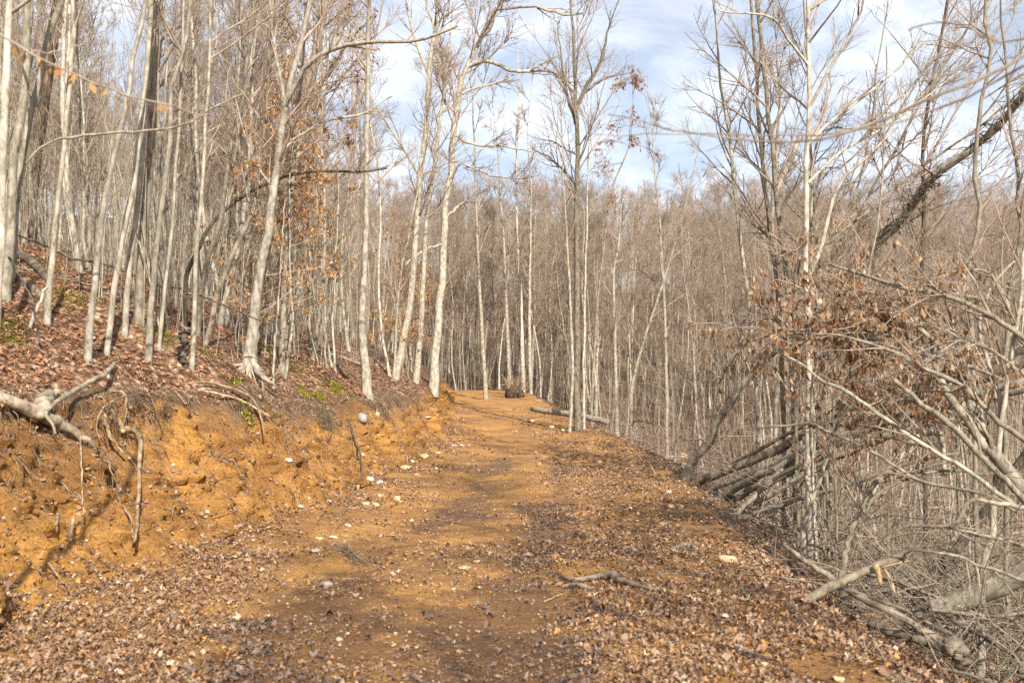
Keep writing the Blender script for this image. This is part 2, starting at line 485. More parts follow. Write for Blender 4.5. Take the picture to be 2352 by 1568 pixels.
    bp2 = N(t, 'ShaderNodeBump'); bp2.inputs['Strength'].default_value = .5; bp2.inputs['Distance'].default_value = .06
    t.links.new(mid.outputs['Fac'], bp2.inputs['Height']); t.links.new(bp2.outputs[0], bp.inputs['Normal'])
    t.links.new(bp.outputs[0], b.inputs['Normal'])
    return m
M['road'] = soil_mat('ochre_road', 'road')
M['bank'] = soil_mat('ochre_bank', 'bank')
def floor_mat(name):
    m, t, b = new_mat(name)
    g = N(t, 'ShaderNodeNewGeometry'); pos = g.outputs['Position']
    dn = noise(t, pos, 9, 3); dv = mixc(t, .08, pos, dn.outputs['Color'])
    v = N(t, 'ShaderNodeTexVoronoi'); v.inputs['Scale'].default_value = 15; t.links.new(dv, v.inputs['Vector'])
    sc = N(t, 'ShaderNodeSeparateColor'); t.links.new(v.outputs['Color'], sc.inputs[0])
    cc = ramp(t, [(0, (.08, .045, .027)), (.3, (.19, .105, .06)), (.6, (.29, .165, .1)), (.85, (.38, .24, .155)), (1, (.5, .36, .26))])
    t.links.new(sc.outputs[0], cc.inputs[0])
    rd = ramp(t, [(.1, 1.1), (.55, .45)]); t.links.new(v.outputs['Distance'], rd.inputs[0])
    col = mixc(t, 1.0, cc.outputs[0], rd.outputs[0], 'MULTIPLY')
    big = noise(t, pos, .7, 5, .65); rb = ramp(t, [(.35, .7), (.65, 1.2)]); t.links.new(big.outputs['Fac'], rb.inputs[0])
    col = mixc(t, 1.0, col, rb.outputs[0], 'MULTIPLY')
    t.links.new(col, b.inputs['Base Color']); b.inputs['Roughness'].default_value = .95; b.inputs['Specular IOR Level'].default_value = .15
    bp = N(t, 'ShaderNodeBump'); bp.inputs['Strength'].default_value = .9; bp.inputs['Distance'].default_value = .04
    t.links.new(sc.outputs[1], bp.inputs['Height']); t.links.new(bp.outputs[0], b.inputs['Normal'])
    return m
M['floor'] = floor_mat('leafy_floor')
def stone_mat(name, c1, c2):
    m, t, b = new_mat(name)
    tcn = N(t, 'ShaderNodeTexCoord')
    n1 = noise(t, tcn.outputs['Object'], 9, 6, .65); n2 = noise(t, tcn.outputs['Object'], 60, 3)
    r = ramp(t, [(.35, c1), (.65, c2)]); t.links.new(n1.outputs['Fac'], r.inputs[0])
    r2 = ramp(t, [(.3, .75), (.7, 1.15)]); t.links.new(n2.outputs['Fac'], r2.inputs[0])
    t.links.new(mixc(t, 1.0, r.outputs[0], r2.outputs[0], 'MULTIPLY'), b.inputs['Base Color'])
    b.inputs['Roughness'].default_value = .88
    bp = N(t, 'ShaderNodeBump'); bp.inputs['Strength'].default_value = .5; bp.inputs['Distance'].default_value = .01
    t.links.new(n2.outputs['Fac'], bp.inputs['Height']); t.links.new(bp.outputs[0], b.inputs['Normal'])
    return m
M['tan_stone'] = stone_mat('tan_stone', (.4, .27, .13), (.58, .45, .28))
M['pink_stone'] = stone_mat('pink_stone', (.42, .32, .25), (.58, .48, .41))
M['grey_stone'] = stone_mat('grey_stone', (.26, .23, .21), (.42, .39, .36))

# ------------------------------------------------------------------ terrain
Ys = np.concatenate([np.arange(-30, 0, 1.0), np.arange(0, 4, .25), np.arange(4, 14, .06), np.arange(14, 30, .14), np.arange(30, 72, .45), 72 + 528 * np.linspace(0, 1, 60) ** 1.7])
def geo(n, end, a=.06):
    s = np.linspace(0, 1, n + 1)[1:]
    return a * n * s * .3 + (end - a * n * .3) * s ** 4.2
NL, NB, NR, NE = 66, 44, 96, 78
xl, xr, bw, rz, zr = tabs(Ys)
dl = geo(NL, 330)[::-1]; de = geo(NE, 420)
X = np.concatenate([(xl - bw)[:, None] - dl[None], xl[:, None] - bw[:, None] * np.linspace(1, 0, NB + 1)[None, :-1],
                    xl[:, None] + (xr - xl)[:, None] * np.linspace(0, 1, NR + 1)[None], xr[:, None] + de[None]], 1)
YY = np.repeat(Ys[:, None], X.shape[1], 1)
Z = land(X, YY)
G = np.stack([X, YY, Z], -1)
nr_, nc_ = X.shape
# bank face: gullies, clods and small ledges pushed out of the face
c0, c1 = NL, NL + NB
tt = np.linspace(1, 0, NB + 1)[None, :].repeat(nr_, 0)
sub = G[:, c0:c1 + 1].copy(); pp = sub.reshape(-1, 3)
env = np.sin(np.clip(tt, 0, 1) * math.pi).ravel() ** .7
gul = fbm(np.stack([pp[:, 0] * .6, pp[:, 1] * 2.2, pp[:, 2] * .5], 1), 4, .55)
clod = fbm(pp * 4.2, 4, .6); tiny = fbm(pp * 13, 3, .7)
ledge = np.maximum(0, fbm(np.stack([pp[:, 0], pp[:, 1] * .7, pp[:, 2] * 3.2], 1) + 31, 3))
spur = np.maximum(0, fbm2(pp[:, 1] + 1.1 * tt.ravel(), tt.ravel() * 0, 1.6, 2, 6.6)) * (1 - tt.ravel()) ** .6 * tt.ravel() ** .25
push = env * (.32 * gul + .2 * clod + .1 * tiny + .2 * ledge) + .42 * spur + env * .08 * fbm(np.stack([pp[:, 0] * .5, pp[:, 1] * 6.5, pp[:, 2] * 1.1], 1) + 50, 3)
# the undercut lump at the near left corner and the overhanging lip along the top
lump = np.exp(-(((pp[:, 1] - 6.25) / .45) ** 2 + ((pp[:, 2] - .28) / .2) ** 2))
push += .30 * lump
lip = np.exp(-((tt.ravel() - .93) / .09) ** 2) * (.05 + .12 * fbm2(pp[:, 1], pp[:, 1] * 0, .8, 3, 2.2))
sub = (pp + np.stack([push + lip, -push * .2, push * .15], 1)).reshape(sub.shape)
G[:, c0:c1 + 1] = sub
_r1 = int(np.searchsorted(Ys, 80.0)); _r0 = int(np.searchsorted(Ys, 1.0))
_ca = int(np.argmax(dl < 45)); _g = G[_r0:_r1, _ca:NL + NB + NR + 52]
_i = np.arange(_g.shape[0] - 1)[:, None] * _g.shape[1] + np.arange(_g.shape[1] - 1)[None]
BVH = BVHTree.FromPolygons(_g.reshape(-1, 3).tolist(), np.stack([_i, _i + 1, _i + _g.shape[1] + 1, _i + _g.shape[1]], -1).reshape(-1, 4).tolist())
def patch(name, r0, r1, a0, a1, mat, attr=None):
    g = G[r0:r1 + 1, a0:a1 + 1]; n0, n1 = g.shape[:2]
    i = np.arange((n0 - 1))[:, None] * n1 + np.arange(n1 - 1)[None]
    q = np.stack([i, i + 1, i + n1 + 1, i + n1], -1).reshape(-1, 4)
    mb = MB(); mb.add(g.reshape(-1, 3), q=q)
    o = mb.build(name, mat)
    if attr is not None:
        at_ = o.data.attributes.new('mix', 'FLOAT', 'POINT'); at_.data.foreach_set('value', attr[r0:r1 + 1, a0:a1 + 1].astype(np.float32).ravel())
    return tag(o, kind='structure')
rend = int(np.searchsorted(Ys, 66.0))
def wet_and_shade(x, y):
    a = sstep(9.0, 6.8, y) * sstep(-2.2, -1.4, x) * sstep(1.3, .5, x) * .34
    b_ = .24 * np.exp(-(((x + .1) / 1.1) ** 2 + ((y - 12.6) / 2.4) ** 2))  # mid-road damp patch, with tree-crown shade painted into its darkening
    c_ = .12 * np.exp(-(((x - .4) / .5) ** 2 + ((y - 10) / 1.6) ** 2))
    d_ = .16 * np.exp(-(((x - .3) / 1.5) ** 2 + ((y - 20) / 2.5) ** 2))
    xl_, xr_, _, _, _ = tabs(y); u_ = (x - xl_) / (xr_ - xl_)
    trk = (np.exp(-((u_ - .34) / .1) ** 2) + np.exp(-((u_ - .6) / .08) ** 2)) * .34 * sstep(55, 18, y)
    return a + b_ + c_ + d_ + trk
wet = wet_and_shade(X, YY)  # road darkening mask: damp soil plus the painted crown shade
strat = np.zeros_like(X); strat[:, c0:c1 + 1] = np.interp(tt, [0, .4, .66, .85, 1], [.02, .08, .3, .5, .62]) + .22 * fbm2(YY[:, c0:c1 + 1], tt, .8, 3, 3.9)
patch('dirt_road', 0, rend, c1, c1 + NR, M['road'], wet)
patch('earth_bank', 0, nr_ - 1, c0, c1, M['bank'], strat)
patch('hillside_ground', 0, nr_ - 1, 0, c0, M['floor'])
patch('valley_ground', 0, nr_ - 1, c1 + NR, nc_ - 1, M['floor'])
patch('forest_ground', rend, nr_ - 1, c1, c1 + NR, M['floor'])

# ------------------------------------------------------------------ fallen leaves
LEAFC = np.array([(.36, .235, .145), (.41, .28, .18), (.27, .15, .085), (.19, .105, .06), (.35, .18, .075), (.43, .225, .08), (.26, .165, .115), (.34, .245, .18), (.5, .385, .27), (.15, .088, .055), (.32, .2, .12), (.235, .135, .08)])
WETC = np.array([(.14, .1, .08), (.19, .135, .105), (.24, .145, .09), (.11, .075, .055), (.29, .2, .14), (.2, .15, .13)])
def litter_field(n, ylo, yhi, pw, s0, s1, mode=6):
    u = rng.random(n)
    y = (ylo ** (1 - pw) + u * (yhi ** (1 - pw) - ylo ** (1 - pw))) ** (1 / (1 - pw))
    x = (rng.random(n) * 2 - 1) * (.6 * y + .8)
    a, b_, w_, _, _ = tabs(y)
    uu = (x - a) / (b_ - a); t = (a - x) / w_
    nz = fbm2(x, y, 1.1, 3, 4.4)
    nz2 = fbm2(x, y, .35, 2, 8.4)
    us = uu - .16 * sstep(12, 6.3, y) * sstep(.4, .6, uu)
    lit = np.where(uu < 0, 0, np.interp(us, [0, .08, .2, .32, .48, .56, .66, 1], [.8, .55, .2, .07, .09, .42, .9, .95]))
    near = sstep(9.5, 7.0, y)
    lit = lit + near * np.interp(uu, [0, .1, .26, .36, .5], [.4, .6, .5, .1, 0])
    lit = np.where(uu > 1, .85, lit)
    lit = np.where((t > 0) & (t < 1), 0, lit)
    lit = np.where(t >= 1, .95, lit)
    if mode == 1: lit = np.where((uu > 0) & (uu < 1), .6, 0)
    lit = lit * np.clip(1 + 2.3 * nz + 1.3 * nz2, 0.04, 2)
    k = rng.random(n) < lit
    x, y, t, uu = x[k], y[k], t[k], uu[k]; m = len(x)
    e = .05
    z = land(x, y); nx = -(land(x + e, y) - z) / e; ny = -(land(x, y + e) - z) / e
    nx = np.clip(nx, -1.5, 1.5)
    nrm = np.stack([nx, ny, np.ones(m)], 1); nrm /= np.linalg.norm(nrm, axis=1, keepdims=True)
    nrm = nrm + .3 * rng.normal(size=(m, 3)); nrm /= np.linalg.norm(nrm, axis=1, keepdims=True)
    ax = rng.normal(size=(m, 3)); ax -= nrm * (ax * nrm).sum(1, keepdims=True); ax /= np.linalg.norm(ax, axis=1, keepdims=True)
    sx = np.cross(ax, nrm)
    s = s0 + (s1 - s0) * rng.random(m) ** 2.0
    wd = s * (.26 + .2 * rng.random(m))
    curl = s * rng.normal(.03, .2, m); fold = wd * rng.normal(.2, .35, m)
    inb = (t > 0) & (t < 1)
    c = np.stack([x + np.where(inb, .06, 0), y, z + .012 + .022 * rng.random(m)], 1)
    def pt(a_, b__, hgt): return c + sx * (a_ * wd)[:, None] + ax * (b__ * s)[:, None] + nrm * hgt[:, None]
    j = lambda v: v * (1 + .3 * rng.normal(size=m))
    if mode == 6:
        th = np.arange(8) * math.pi / 4
        rad = np.array((1.0, .66, .95, .6, 1.0, .6, .95, .66))[None] * (.62 + .55 * rng.random((m, 8)))
        hh = curl[:, None] * np.cos(2 * th[None] + .4) + .5 * fold[:, None] * np.abs(np.sin(th))[None] + .12 * s[:, None] * rng.normal(size=(m, 8))
        ring = c[:, None] + sx[:, None] * (np.sin(th)[None] * rad * wd[:, None] * 1.15)[..., None] + ax[:, None] * (np.cos(th)[None] * rad * s[:, None] * .5)[..., None] + nrm[:, None] * hh[..., None]
        V = np.concatenate([ring, c[:, None]], 1).reshape(-1, 3)
        f = np.array([[k, (k + 1) % 8, 8] for k in range(8)]); nv = 9
    else:
        V = np.stack([pt(np.zeros(m), np.full(m, -.5), curl), pt(j(.9), j(.1), fold), pt(np.zeros(m), np.full(m, .52), curl * 1.1), pt(j(-.9), j(.1), fold)], 1).reshape(-1, 3)
        f = np.array([[0, 1, 2], [0, 2, 3]]); nv = 4
    T = (np.arange(m)[:, None, None] * nv + f[None]).reshape(-1, 3)
    col = LEAFC[rng.integers(0, len(LEAFC), m)]
    wt = (wet_and_shade(x, y) + .55 * fbm2(x * .35, y, .22, 2, 1.1) > .45) & (x < .9) & (uu > 0) & (uu < 1)
    col = np.where(wt[:, None], WETC[rng.integers(0, len(WETC), m)], col)
    col = np.where((t > .9)[:, None], col * np.array((.95, .78, .68)), col)
    col = col * (.8 + .4 * rng.random((m, 1)))
    return V, T, np.repeat(col, nv, 0)
lm = MB()
def bank_leaves(n):
    rows = np.nonzero((Ys > 4.5) & (Ys < 40))[0]; w = np.gradient(Ys)[rows] / Ys[rows] ** .6; r = rng.choice(rows, n, p=w / w.sum()); q = 1 + (rng.random(n) * (NB - 2)).astype(int); cc = c0 + q
    t = 1 - q / NB
    p0, pu, pv = G[r, cc], G[r, cc + 1], G[r + 1, cc]
    s1, s2 = rng.random((n, 1)), rng.random((n, 1)); p = p0 + (pu - p0) * s1 + (pv - p0) * s2
    nr = np.cross(pu - p0, pv - p0); nr /= np.linalg.norm(nr, axis=1, keepdims=True) + 1e-9
    den = np.interp(t, [0, .15, .4, .65, .85, 1], [.8, .45, .3, .3, .7, .95]) * np.clip(.9 + 2.0 * fbm(p * np.array((1.2, 1.2, 2.0)) + 77, 3) + 1.0 * fbm(p * 4 + 9, 2), .02, 2) * np.clip(.45 + nr[:, 2:].ravel(), .2, 1.2)
    k = rng.random(n) < den; p, nr, t = p[k], nr[k], t[k]; m = len(p)
    nr = nr + .45 * rng.normal(size=(m, 3)); nr /= np.linalg.norm(nr, axis=1, keepdims=True)
    ax = rng.normal(size=(m, 3)); ax -= nr * (ax * nr).sum(1, keepdims=True); ax /= np.linalg.norm(ax, axis=1, keepdims=True); sx = np.cross(ax, nr)
    s = (.012 + .05 * rng.random(m) ** 1.8)[:, None]; wd = s * (.24 + .2 * rng.random((m, 1))); c = p + nr * .02
    V = np.stack([c - ax * s * .5, c + sx * wd + nr * s * .2 * rng.normal(size=(m, 1)), c + ax * s * .5 + nr * s * .25 * rng.normal(size=(m, 1)), c - sx * wd + nr * s * .2 * rng.normal(size=(m, 1))], 1).reshape(-1, 3)
    T = (np.arange(m)[:, None, None] * 4 + np.array([[0, 1, 2], [0, 2, 3]])[None]).reshape(-1, 3)
    col = LEAFC[rng.integers(0, len(LEAFC), m)] * (.7 + .5 * rng.random((m, 1))); col = np.where((t > .6)[:, None], col * .85, col)
    lm.add(V, t=T, c=np.repeat(col, 4, 0))
bank_leaves(52000)
for args in ((62000, 3.2, 10, .9, .022, .075), (80000, 3.2, 9.5, .9, .012, .036, 2), (105000, 9, 20, .6, .022, .066, 2), (60000, 18, 46, .4, .06, .11, 2), (110000, 3.2, 24, 1.1, .008, .026, 1)):
    V, T, C = litter_field(*args); lm.add(V, t=T, c=C)
tag(lm.build('leaf_litter', M['litter'], smooth=False), 'fallen brown leaves strewn over the road and slopes', 'leaves', kind='stuff')

# ------------------------------------------------------------------ trees
def flare(R, K, amt=.5, frac=.06):
    s = np.linspace(0, 1, K)
    return R * (1 + amt * np.exp(-s / frac))
def crown_mesh(trunk_P, trunk_R, n1, n2, n3, t0, t1, l1, ang=(28, 62), up=.05, tip=.0035, wander=.1, extra=None, l2=.45, l3=.5, bias=None):
    """branches, twigs and twiglets of one trunk, as (MB, twig polylines)"""
    mb = MB()
    P1, R1 = sprout(trunk_P[None], trunk_R[None], n1, 7, t0, t1, l1[0], l1[1], ang[0], ang[1], wander, up, .62, tip * 1.5, .55, rmax=.03, bias=bias)
    if extra:
        for p, r in extra:
            pp = smooth_path(p, 7)[None]; P1 = np.concatenate([P1, pp]); R1 = np.concatenate([R1, np.interp(np.linspace(0, 1, 7), np.linspace(0, 1, len(r)), r)[None]])
            # heavy limbs are drawn by the caller; only their twigs are wanted here
    keep = slice(0, len(P1) - (len(extra) if extra else 0))
    v, q, _ = tube(P1[keep], R1[keep], 5); mb.add(v, q)
    lm1 = np.linalg.norm(P1[:, -1] - P1[:, 0], axis=1).mean()
    P2, R2 = sprout(P1, R1, n2, 5, .22, .97, lm1 * l2 * .6, lm1 * l2 * 1.4, 22, 55, wander, up * .9, .6, tip, .5)
    v, q, _ = tube(P2, R2, 4); mb.add(v, q)
    lm2 = lm1 * l2
    P3, R3 = sprout(P2, R2, n3, 3, .12, .97, lm2 * l3 * .6, lm2 * l3 * 1.5, 22, 55, wander * .8, up * .8, .55, tip * .55, .45)
    v, q, _ = tube(P3, R3, 3); mb.add(v, q)
    return mb, P3

LEAN = (.0, 0, 0)
def trunk_path(pts, n=26):
    return smooth_path(pts, n)

HERO = 'trees singled out along the track'
def hero(name, label, path, w, mat, top, Y=None, Ye=None, limbs=(), n=(14, 5, 5), cr=(.3, .97), l1=(1.2, 2.6), ang=(25, 55), twig='twig', tip=.004, flr=.3,
         leaf=None, S=8, bias=None, up=.06, wander=.085, group=None, cat='tree', kink=.008):
    """path: pixel points from the base up; w: pixel widths along the path; top: full height in metres"""
    if Y is None:
        b = ground_at(*path[0]); Y = b[1]
        Yk = np.linspace(Y, Ye or Y, len(path)); pts = [b - np.array((0, 0, .3))] + [at(x, y, Yk[k + 1]) for k, (x, y) in enumerate(path[1:])]
    else:
        Yk = np.linspace(Y, Ye or Y, len(path)); pts = [at(x, y, Yk[k]) for k, (x, y) in enumerate(path)]
        b = pts[0].copy(); g = H(b[0], Y)
        if g < b[2] - .05:
            b = np.array((b[0] + (b[0] - pts[1][0]) * .05, Y, g)); pts = [b - np.array((0, 0, .1))] + pts
            w = [w[0]] + list(w)
        else:
            b[2] = max(b[2], g)
    ws = [wid(a * .76, yy) for a, yy in zip(w, np.interp(np.linspace(0, 1, len(w)), np.linspace(0, 1, len(Yk)), Yk))]
    # go on growing above the frame
    hgt = pts[-1][2] - b[2]
    nvis = len(pts)
    while hgt < top:
        d = pts[-1] - pts[-2]; d = d / np.linalg.norm(d) + np.array((rng.normal(0, .06), rng.normal(0, .06), .3)); d /= np.linalg.norm(d)
        st = max(.8, (top - hgt) / 5); pts.append(pts[-1] + d * st); hgt = pts[-1][2] - b[2]
    P = trunk_path(pts, 34)
    K = len(P)
    s = np.concatenate([[0], np.cumsum(np.linalg.norm(np.diff(P, axis=0), axis=1))]); sv = [0]
    for i in range(1, len(pts)): sv.append(sv[-1] + np.linalg.norm(pts[i] - pts[i - 1]))
    sv = np.array(sv) / sv[-1]; sn = s / s[-1]
    wi = np.linspace(0, sv[nvis - 1], len(ws))
    xs, rs = list(wi), list(ws)
    if sv[nvis - 1] < .98: xs.append(1.0); rs.append(max(.006, ws[-1] * .16))
    R = np.interp(sn, xs, rs)
    R = flare(R, K, flr, .035)
    P[1:-1] += rng.normal(0, kink, (K - 2, 3)) * np.array((1, 1, 0))
    root = tag(empty(name, b), label, cat, group)
    tb = MB(); v, q, t_ = tube(P, R, S, rough=.035); tb.add(v, q)
    ex = []
    for path_l, wl, dy in limbs:
        lp = [at(x, y, Y + dy * k / max(1, len(path_l) - 1)) for k, (x, y) in enumerate(path_l)]
        lpp = smooth_path(lp, 14); lr = np.interp(np.linspace(0, 1, 14), np.linspace(0, 1, len(wl)), [wid(a, Y) for a in wl])
        lpp[1:] += rng.normal(0, kink * .8, (13, 3))
        v, q, t_ = tube(lpp, lr, 6); tb.add(v, q); ex.append((lpp, lr))
    tb.build('trunk', M[mat], root, b)
    cb, P3 = crown_mesh(P, R, n[0], n[1], n[2], cr[0], cr[1], l1, ang, up, tip, wander, ex, bias=bias)
    cb.build('crown', M[twig], root, b)
    if leaf:
        lb = MB(); leaves_on(lb, P3, leaf[0], leaf[1], leaf[2], leaf[3] if len(leaf) > 3 else .8)
        lb.build('foliage', M['leaf'], root, b, smooth=False)
    return root, P, R, Y
ORANGE = [(.5, .27, .1), (.56, .34, .15), (.42, .2, .07), (.6, .42, .23), (.36, .18, .07)]
RUST = [(.36, .15, .06), (.43, .2, .085), (.3, .125, .055), (.47, .26, .12)]
TAN = [(.37, .22, .115), (.3, .165, .08), (.43, .29, .17), (.24, .125, .06), (.48, .35, .225), (.36, .19, .085)]

# --- left slope, near
hero('beech_tree', 'pale trunk at the left edge leaning inward beside a twin stem', [(8, 690), (20, 560), (34, 337), (57, 220), (61, 34), (62, 0)], [34, 28, 24, 22], 'pale', 11, n=(10, 4, 5), cr=(.35, .95))
hero('beech_tree', 'pale stem rising from the left edge and bending right across the dark oak', [(22, 640), (40, 420), (62, 300), (80, 230), (111, 84), (142, 0)], [26, 22, 22, 20], 'pale', 10, n=(10, 4, 5), cr=(.35, .95))
hero('beech_tree', 'whitish trunk cut off by the left edge of the picture', [(-12, 735), (2, 520), (8, 330), (16, 140), (24, 0)], [26, 24, 22], 'white', 10, n=(8, 4, 5), cr=(.3, .95))
hero('oak_tree', 'thick dark brown oak on the slope behind the pale stems at far left', [(62, 560), (72, 440), (88, 310), (108, 180), (124, 60), (134, -20)], [48, 40, 36, 34], 'brown', 16, n=(16, 5, 5), cr=(.35, .95), l1=(2, 4), flr=.3)
hero('beech_tree', 'slim pale trunk between the dark oak and the whitest birch-like trunk', [(108, 748), (116, 640), (130, 490), (150, 330), (165, 120), (170, 0)], [22, 16, 14, 13], 'pale', 10, n=(12, 5, 5))
hero('beech_tree', 'brightest white trunk on the left slope with a dark wet foot', [(203, 830), (206, 743), (219, 642), (236, 490), (256, 388), (290, 253), (304, 135), (324, 60), (336, 0)], [24, 19, 17, 15, 13], 'white', 11, n=(10, 5, 5))
hero('beech_tree', 'grey green trunk just right of the brightest white trunk', [(243, 812), (256, 709), (280, 557), (293, 490), (310, 405), (330, 236), (340, 100), (346, 0)], [20, 17, 16, 14], 'pale', 10, n=(10, 5, 5))
hero('beech_tree', 'straight pale trunk with a thin slanting stick at its foot', [(282, 770), (293, 650), (308, 520), (322, 400), (338, 220), (352, 0)], [19, 17, 15, 14], 'pale', 12, n=(10, 5, 5))
hero('oak_tree', 'stout grey trunk with a dark right side on the left slope', [(316, 740), (325, 650), (335, 490), (345, 350), (352, 200), (357, 0)], [30, 27, 27, 24], 'grey', 15, n=(14, 5, 5), l1=(1.6, 3))
hero('beech_tree', 'pale trunk kinked at mid height, left of the rotten snag', [(343, 832), (341, 760), (351, 659), (371, 490), (388, 337), (395, 202), (422, 118), (440, 0)], [24, 18, 16, 14, 12], 'pale', 10, n=(12, 5, 5), cr=(.35, .95))
hero('beech_tree', 'thin pale trunk standing left of the rotten snag and behind the kinked one', [(362, 800), (378, 680), (390, 560), (402, 420), (416, 200), (425, 0)], [13, 11, 10, 8], 'pale', 11, n=(12, 5, 5))
hero('beech_tree', 'slender pale stem growing against the rotten snag', [(437, 838), (446, 740), (450, 600), (458, 490), (470, 330), (480, 160), (486, 0)], [15, 13, 11, 9], 'pale', 10, n=(12, 5, 5))
hero('beech_tree', 'sinuous grey trunk curving right and then upright above the snag', [(452, 770), (465, 650), (485, 570), (505, 510), (520, 405), (533, 320), (557, 236), (567, 169), (577, 84), (594, 0)], [15, 15, 15, 14, 12], 'grey', 10, n=(9, 5, 4), cr=(.4, .95))
hero('leaning_tree', 'brown curved trunk sweeping up to the right behind the beech with the flared foot', [(452, 785), (482, 760), (495, 690), (518, 620), (545, 560), (575, 500), (590, 420)], [20, 17, 14, 11], 'deadwood', 7, n=(8, 4, 4))
hero('leaning_tree', 'dark branch-like trunk arching from the left slope over to the right', [(430, 640), (470, 540), (520, 478), (590, 432), (680, 398), (760, 392), (830, 394), (890, 385)], [14, 13, 11, 9, 6], 'furrow', 2, Y=17.5, n=(10, 5, 4), cr=(.4, 1), l1=(.6, 1.4))
hero('beech_tree', 'pale beech with a flared root foot on the rim of the cut bank', [(566, 862), (578, 775), (595, 640), (610, 560), (622, 480), (633, 400), (648, 290), (653, 236), (676, 160), (700, 60), (712, 0)], [40, 31, 27, 23, 17, 14], 'white', 11,
     limbs=[([(648, 250), (672, 205), (702, 152), (760, 115), (850, 96), (960, 92), (1050, 60)], [13, 11, 8, 5], -1.0),
            ([(640, 350), (690, 310), (750, 275), (830, 262), (900, 220)], [8, 7, 4], 1.0), ([(628, 430), (590, 380), (560, 300), (540, 220)], [6, 5, 3], .8),
            ([(655, 235), (640, 160), (625, 60), (618, -30)], [10, 8, 6], .6),
            ([(584, 800), (566, 835), (540, 852), (512, 858)], [24, 17, 7], -.1), ([(576, 815), (590, 848), (612, 872), (640, 884)], [22, 14, 6], -.3), ([(574, 820), (570, 855), (566, 880)], [24, 18, 8], -.25)], n=(16, 6, 6), cr=(.3, .95), flr=.9, tip=.0035)
hero('oak_tree', 'big oak with pinkish grey bark behind the flared beech', [(628, 790), (637, 700), (652, 560), (665, 420), (692, 290), (716, 180), (730, 90), (746, 0)], [46, 36, 32, 29, 24], 'oak', 17,
     limbs=[([(716, 186), (690, 110), (660, 40), (640, -20)], [15, 12, 9], .8), ([(722, 150), (775, 90), (800, 20), (815, -30)], [13, 10, 8], .5), ([(700, 260), (745, 180), (790, 110), (860, 30)], [10, 8, 5], -1)],
     n=(34, 6, 5), cr=(.24, .97), l1=(1.8, 3.8), leaf=(1.3, .09, RUST, .8), flr=.35)
hero('beech_tree', 'greyish trunk close to the right of the big pinkish oak', [(646, 855), (651, 726), (658, 560), (672, 400), (690, 200), (704, 0)], [19, 17, 13, 10], 'grey', 11, n=(14, 5, 5), leaf=(.12, .075, ORANGE))
hero('sapling', 'white hair-thin sapling with a hooked foot on the rim right of the flared beech', [(632, 892), (628, 865), (629, 800), (636, 740), (640, 680)], [8, 6, 4], 'white', 2.6, n=(5, 3, 3), l1=(.3, .7), flr=.1)
hero('birch_tree', 'straight smooth pale trunk standing alone on the rim above the ferny moss', [(848, 912), (840, 850), (834, 790), (832, 720), (838, 591), (841, 490), (843, 337), (845, 169), (848, 0)], [32, 22, 18, 15, 13, 11], 'white', 14, n=(18, 6, 6), cr=(.3, .95), l1=(1.2, 2.6))
hero('ash_tree', 'tall greyish tree left of the big white sycamore, leaning slightly right', [(905, 866), (928, 770), (946, 659), (958, 500), (966, 388), (980, 287), (986, 152), (997, 84), (1008, 0)], [24, 20, 17, 14, 10], 'pale', 17,
     limbs=[([(964, 400), (920, 330), (880, 270), (850, 220)], [7, 5, 3], 1), ([(984, 170), (960, 110), (940, 40), (930, -20)], [8, 6, 4], .5), ([(992, 110), (1020, 50), (1035, -10)], [7, 5, 4], -.5)], n=(24, 6, 6), cr=(.28, .97), l1=(1.6, 3.4), tip=.005)
hero('ash_tree', 'slim greyish tree just left of the big white sycamore', [(952, 874), (963, 794), (972, 650), (980, 500), (995, 400), (1008, 300), (1022, 190)], [20, 17, 14, 11, 7], 'pale', 15, n=(20, 6, 5), cr=(.35, .97), l1=(1.2, 2.6), tip=.005)
hero('sycamore_tree', 'tall white trunk at the top of the bank where the road crests', [(994, 893), (1004, 760), (1012, 640), (1018, 560), (1023, 480), (1036, 400), (1042, 300), (1052, 225), (1068, 160), (1096, 100), (1128, 40), (1150, -5)], [28, 24, 22, 19, 17, 14, 11], 'white', 24,
     limbs=[([(1073, 152), (1098, 141), (1125, 141), (1160, 156), (1210, 163), (1250, 160), (1290, 172), (1325, 205)], [10, 9, 8, 6, 4], 1.5),
            ([(1108, 84), (1130, 60), (1135, 20), (1170, 20), (1230, 16), (1300, 34), (1340, 30)], [9, 7, 6, 4], -1.5),
            ([(1060, 190), (1035, 140), (1005, 90), (985, 20), (980, -30)], [8, 7, 5, 4], 1.5), ([(1048, 260), (1020, 230), (1000, 170), (990, 120)], [6, 5, 3], -1),
            ([(1044, 310), (1080, 330), (1150, 335), (1230, 350)], [6, 5, 3], 1), ([(1030, 420), (1060, 375), (1110, 395), (1190, 410), (1240, 400)], [6, 5, 4, 2], -2),
            ([(1024, 500), (1060, 470), (1110, 440)], [8, 6, 3], 1), ([(1016, 560), (985, 570), (940, 600), (920, 640)], [6, 5, 3], -1), ([(1056, 215), (1090, 205), (1140, 190), (1180, 170)], [7, 5, 3], 1)],
     n=(26, 6, 6), cr=(.32, .95), l1=(2.2, 5), tip=.011, kink=.04, flr=.3)
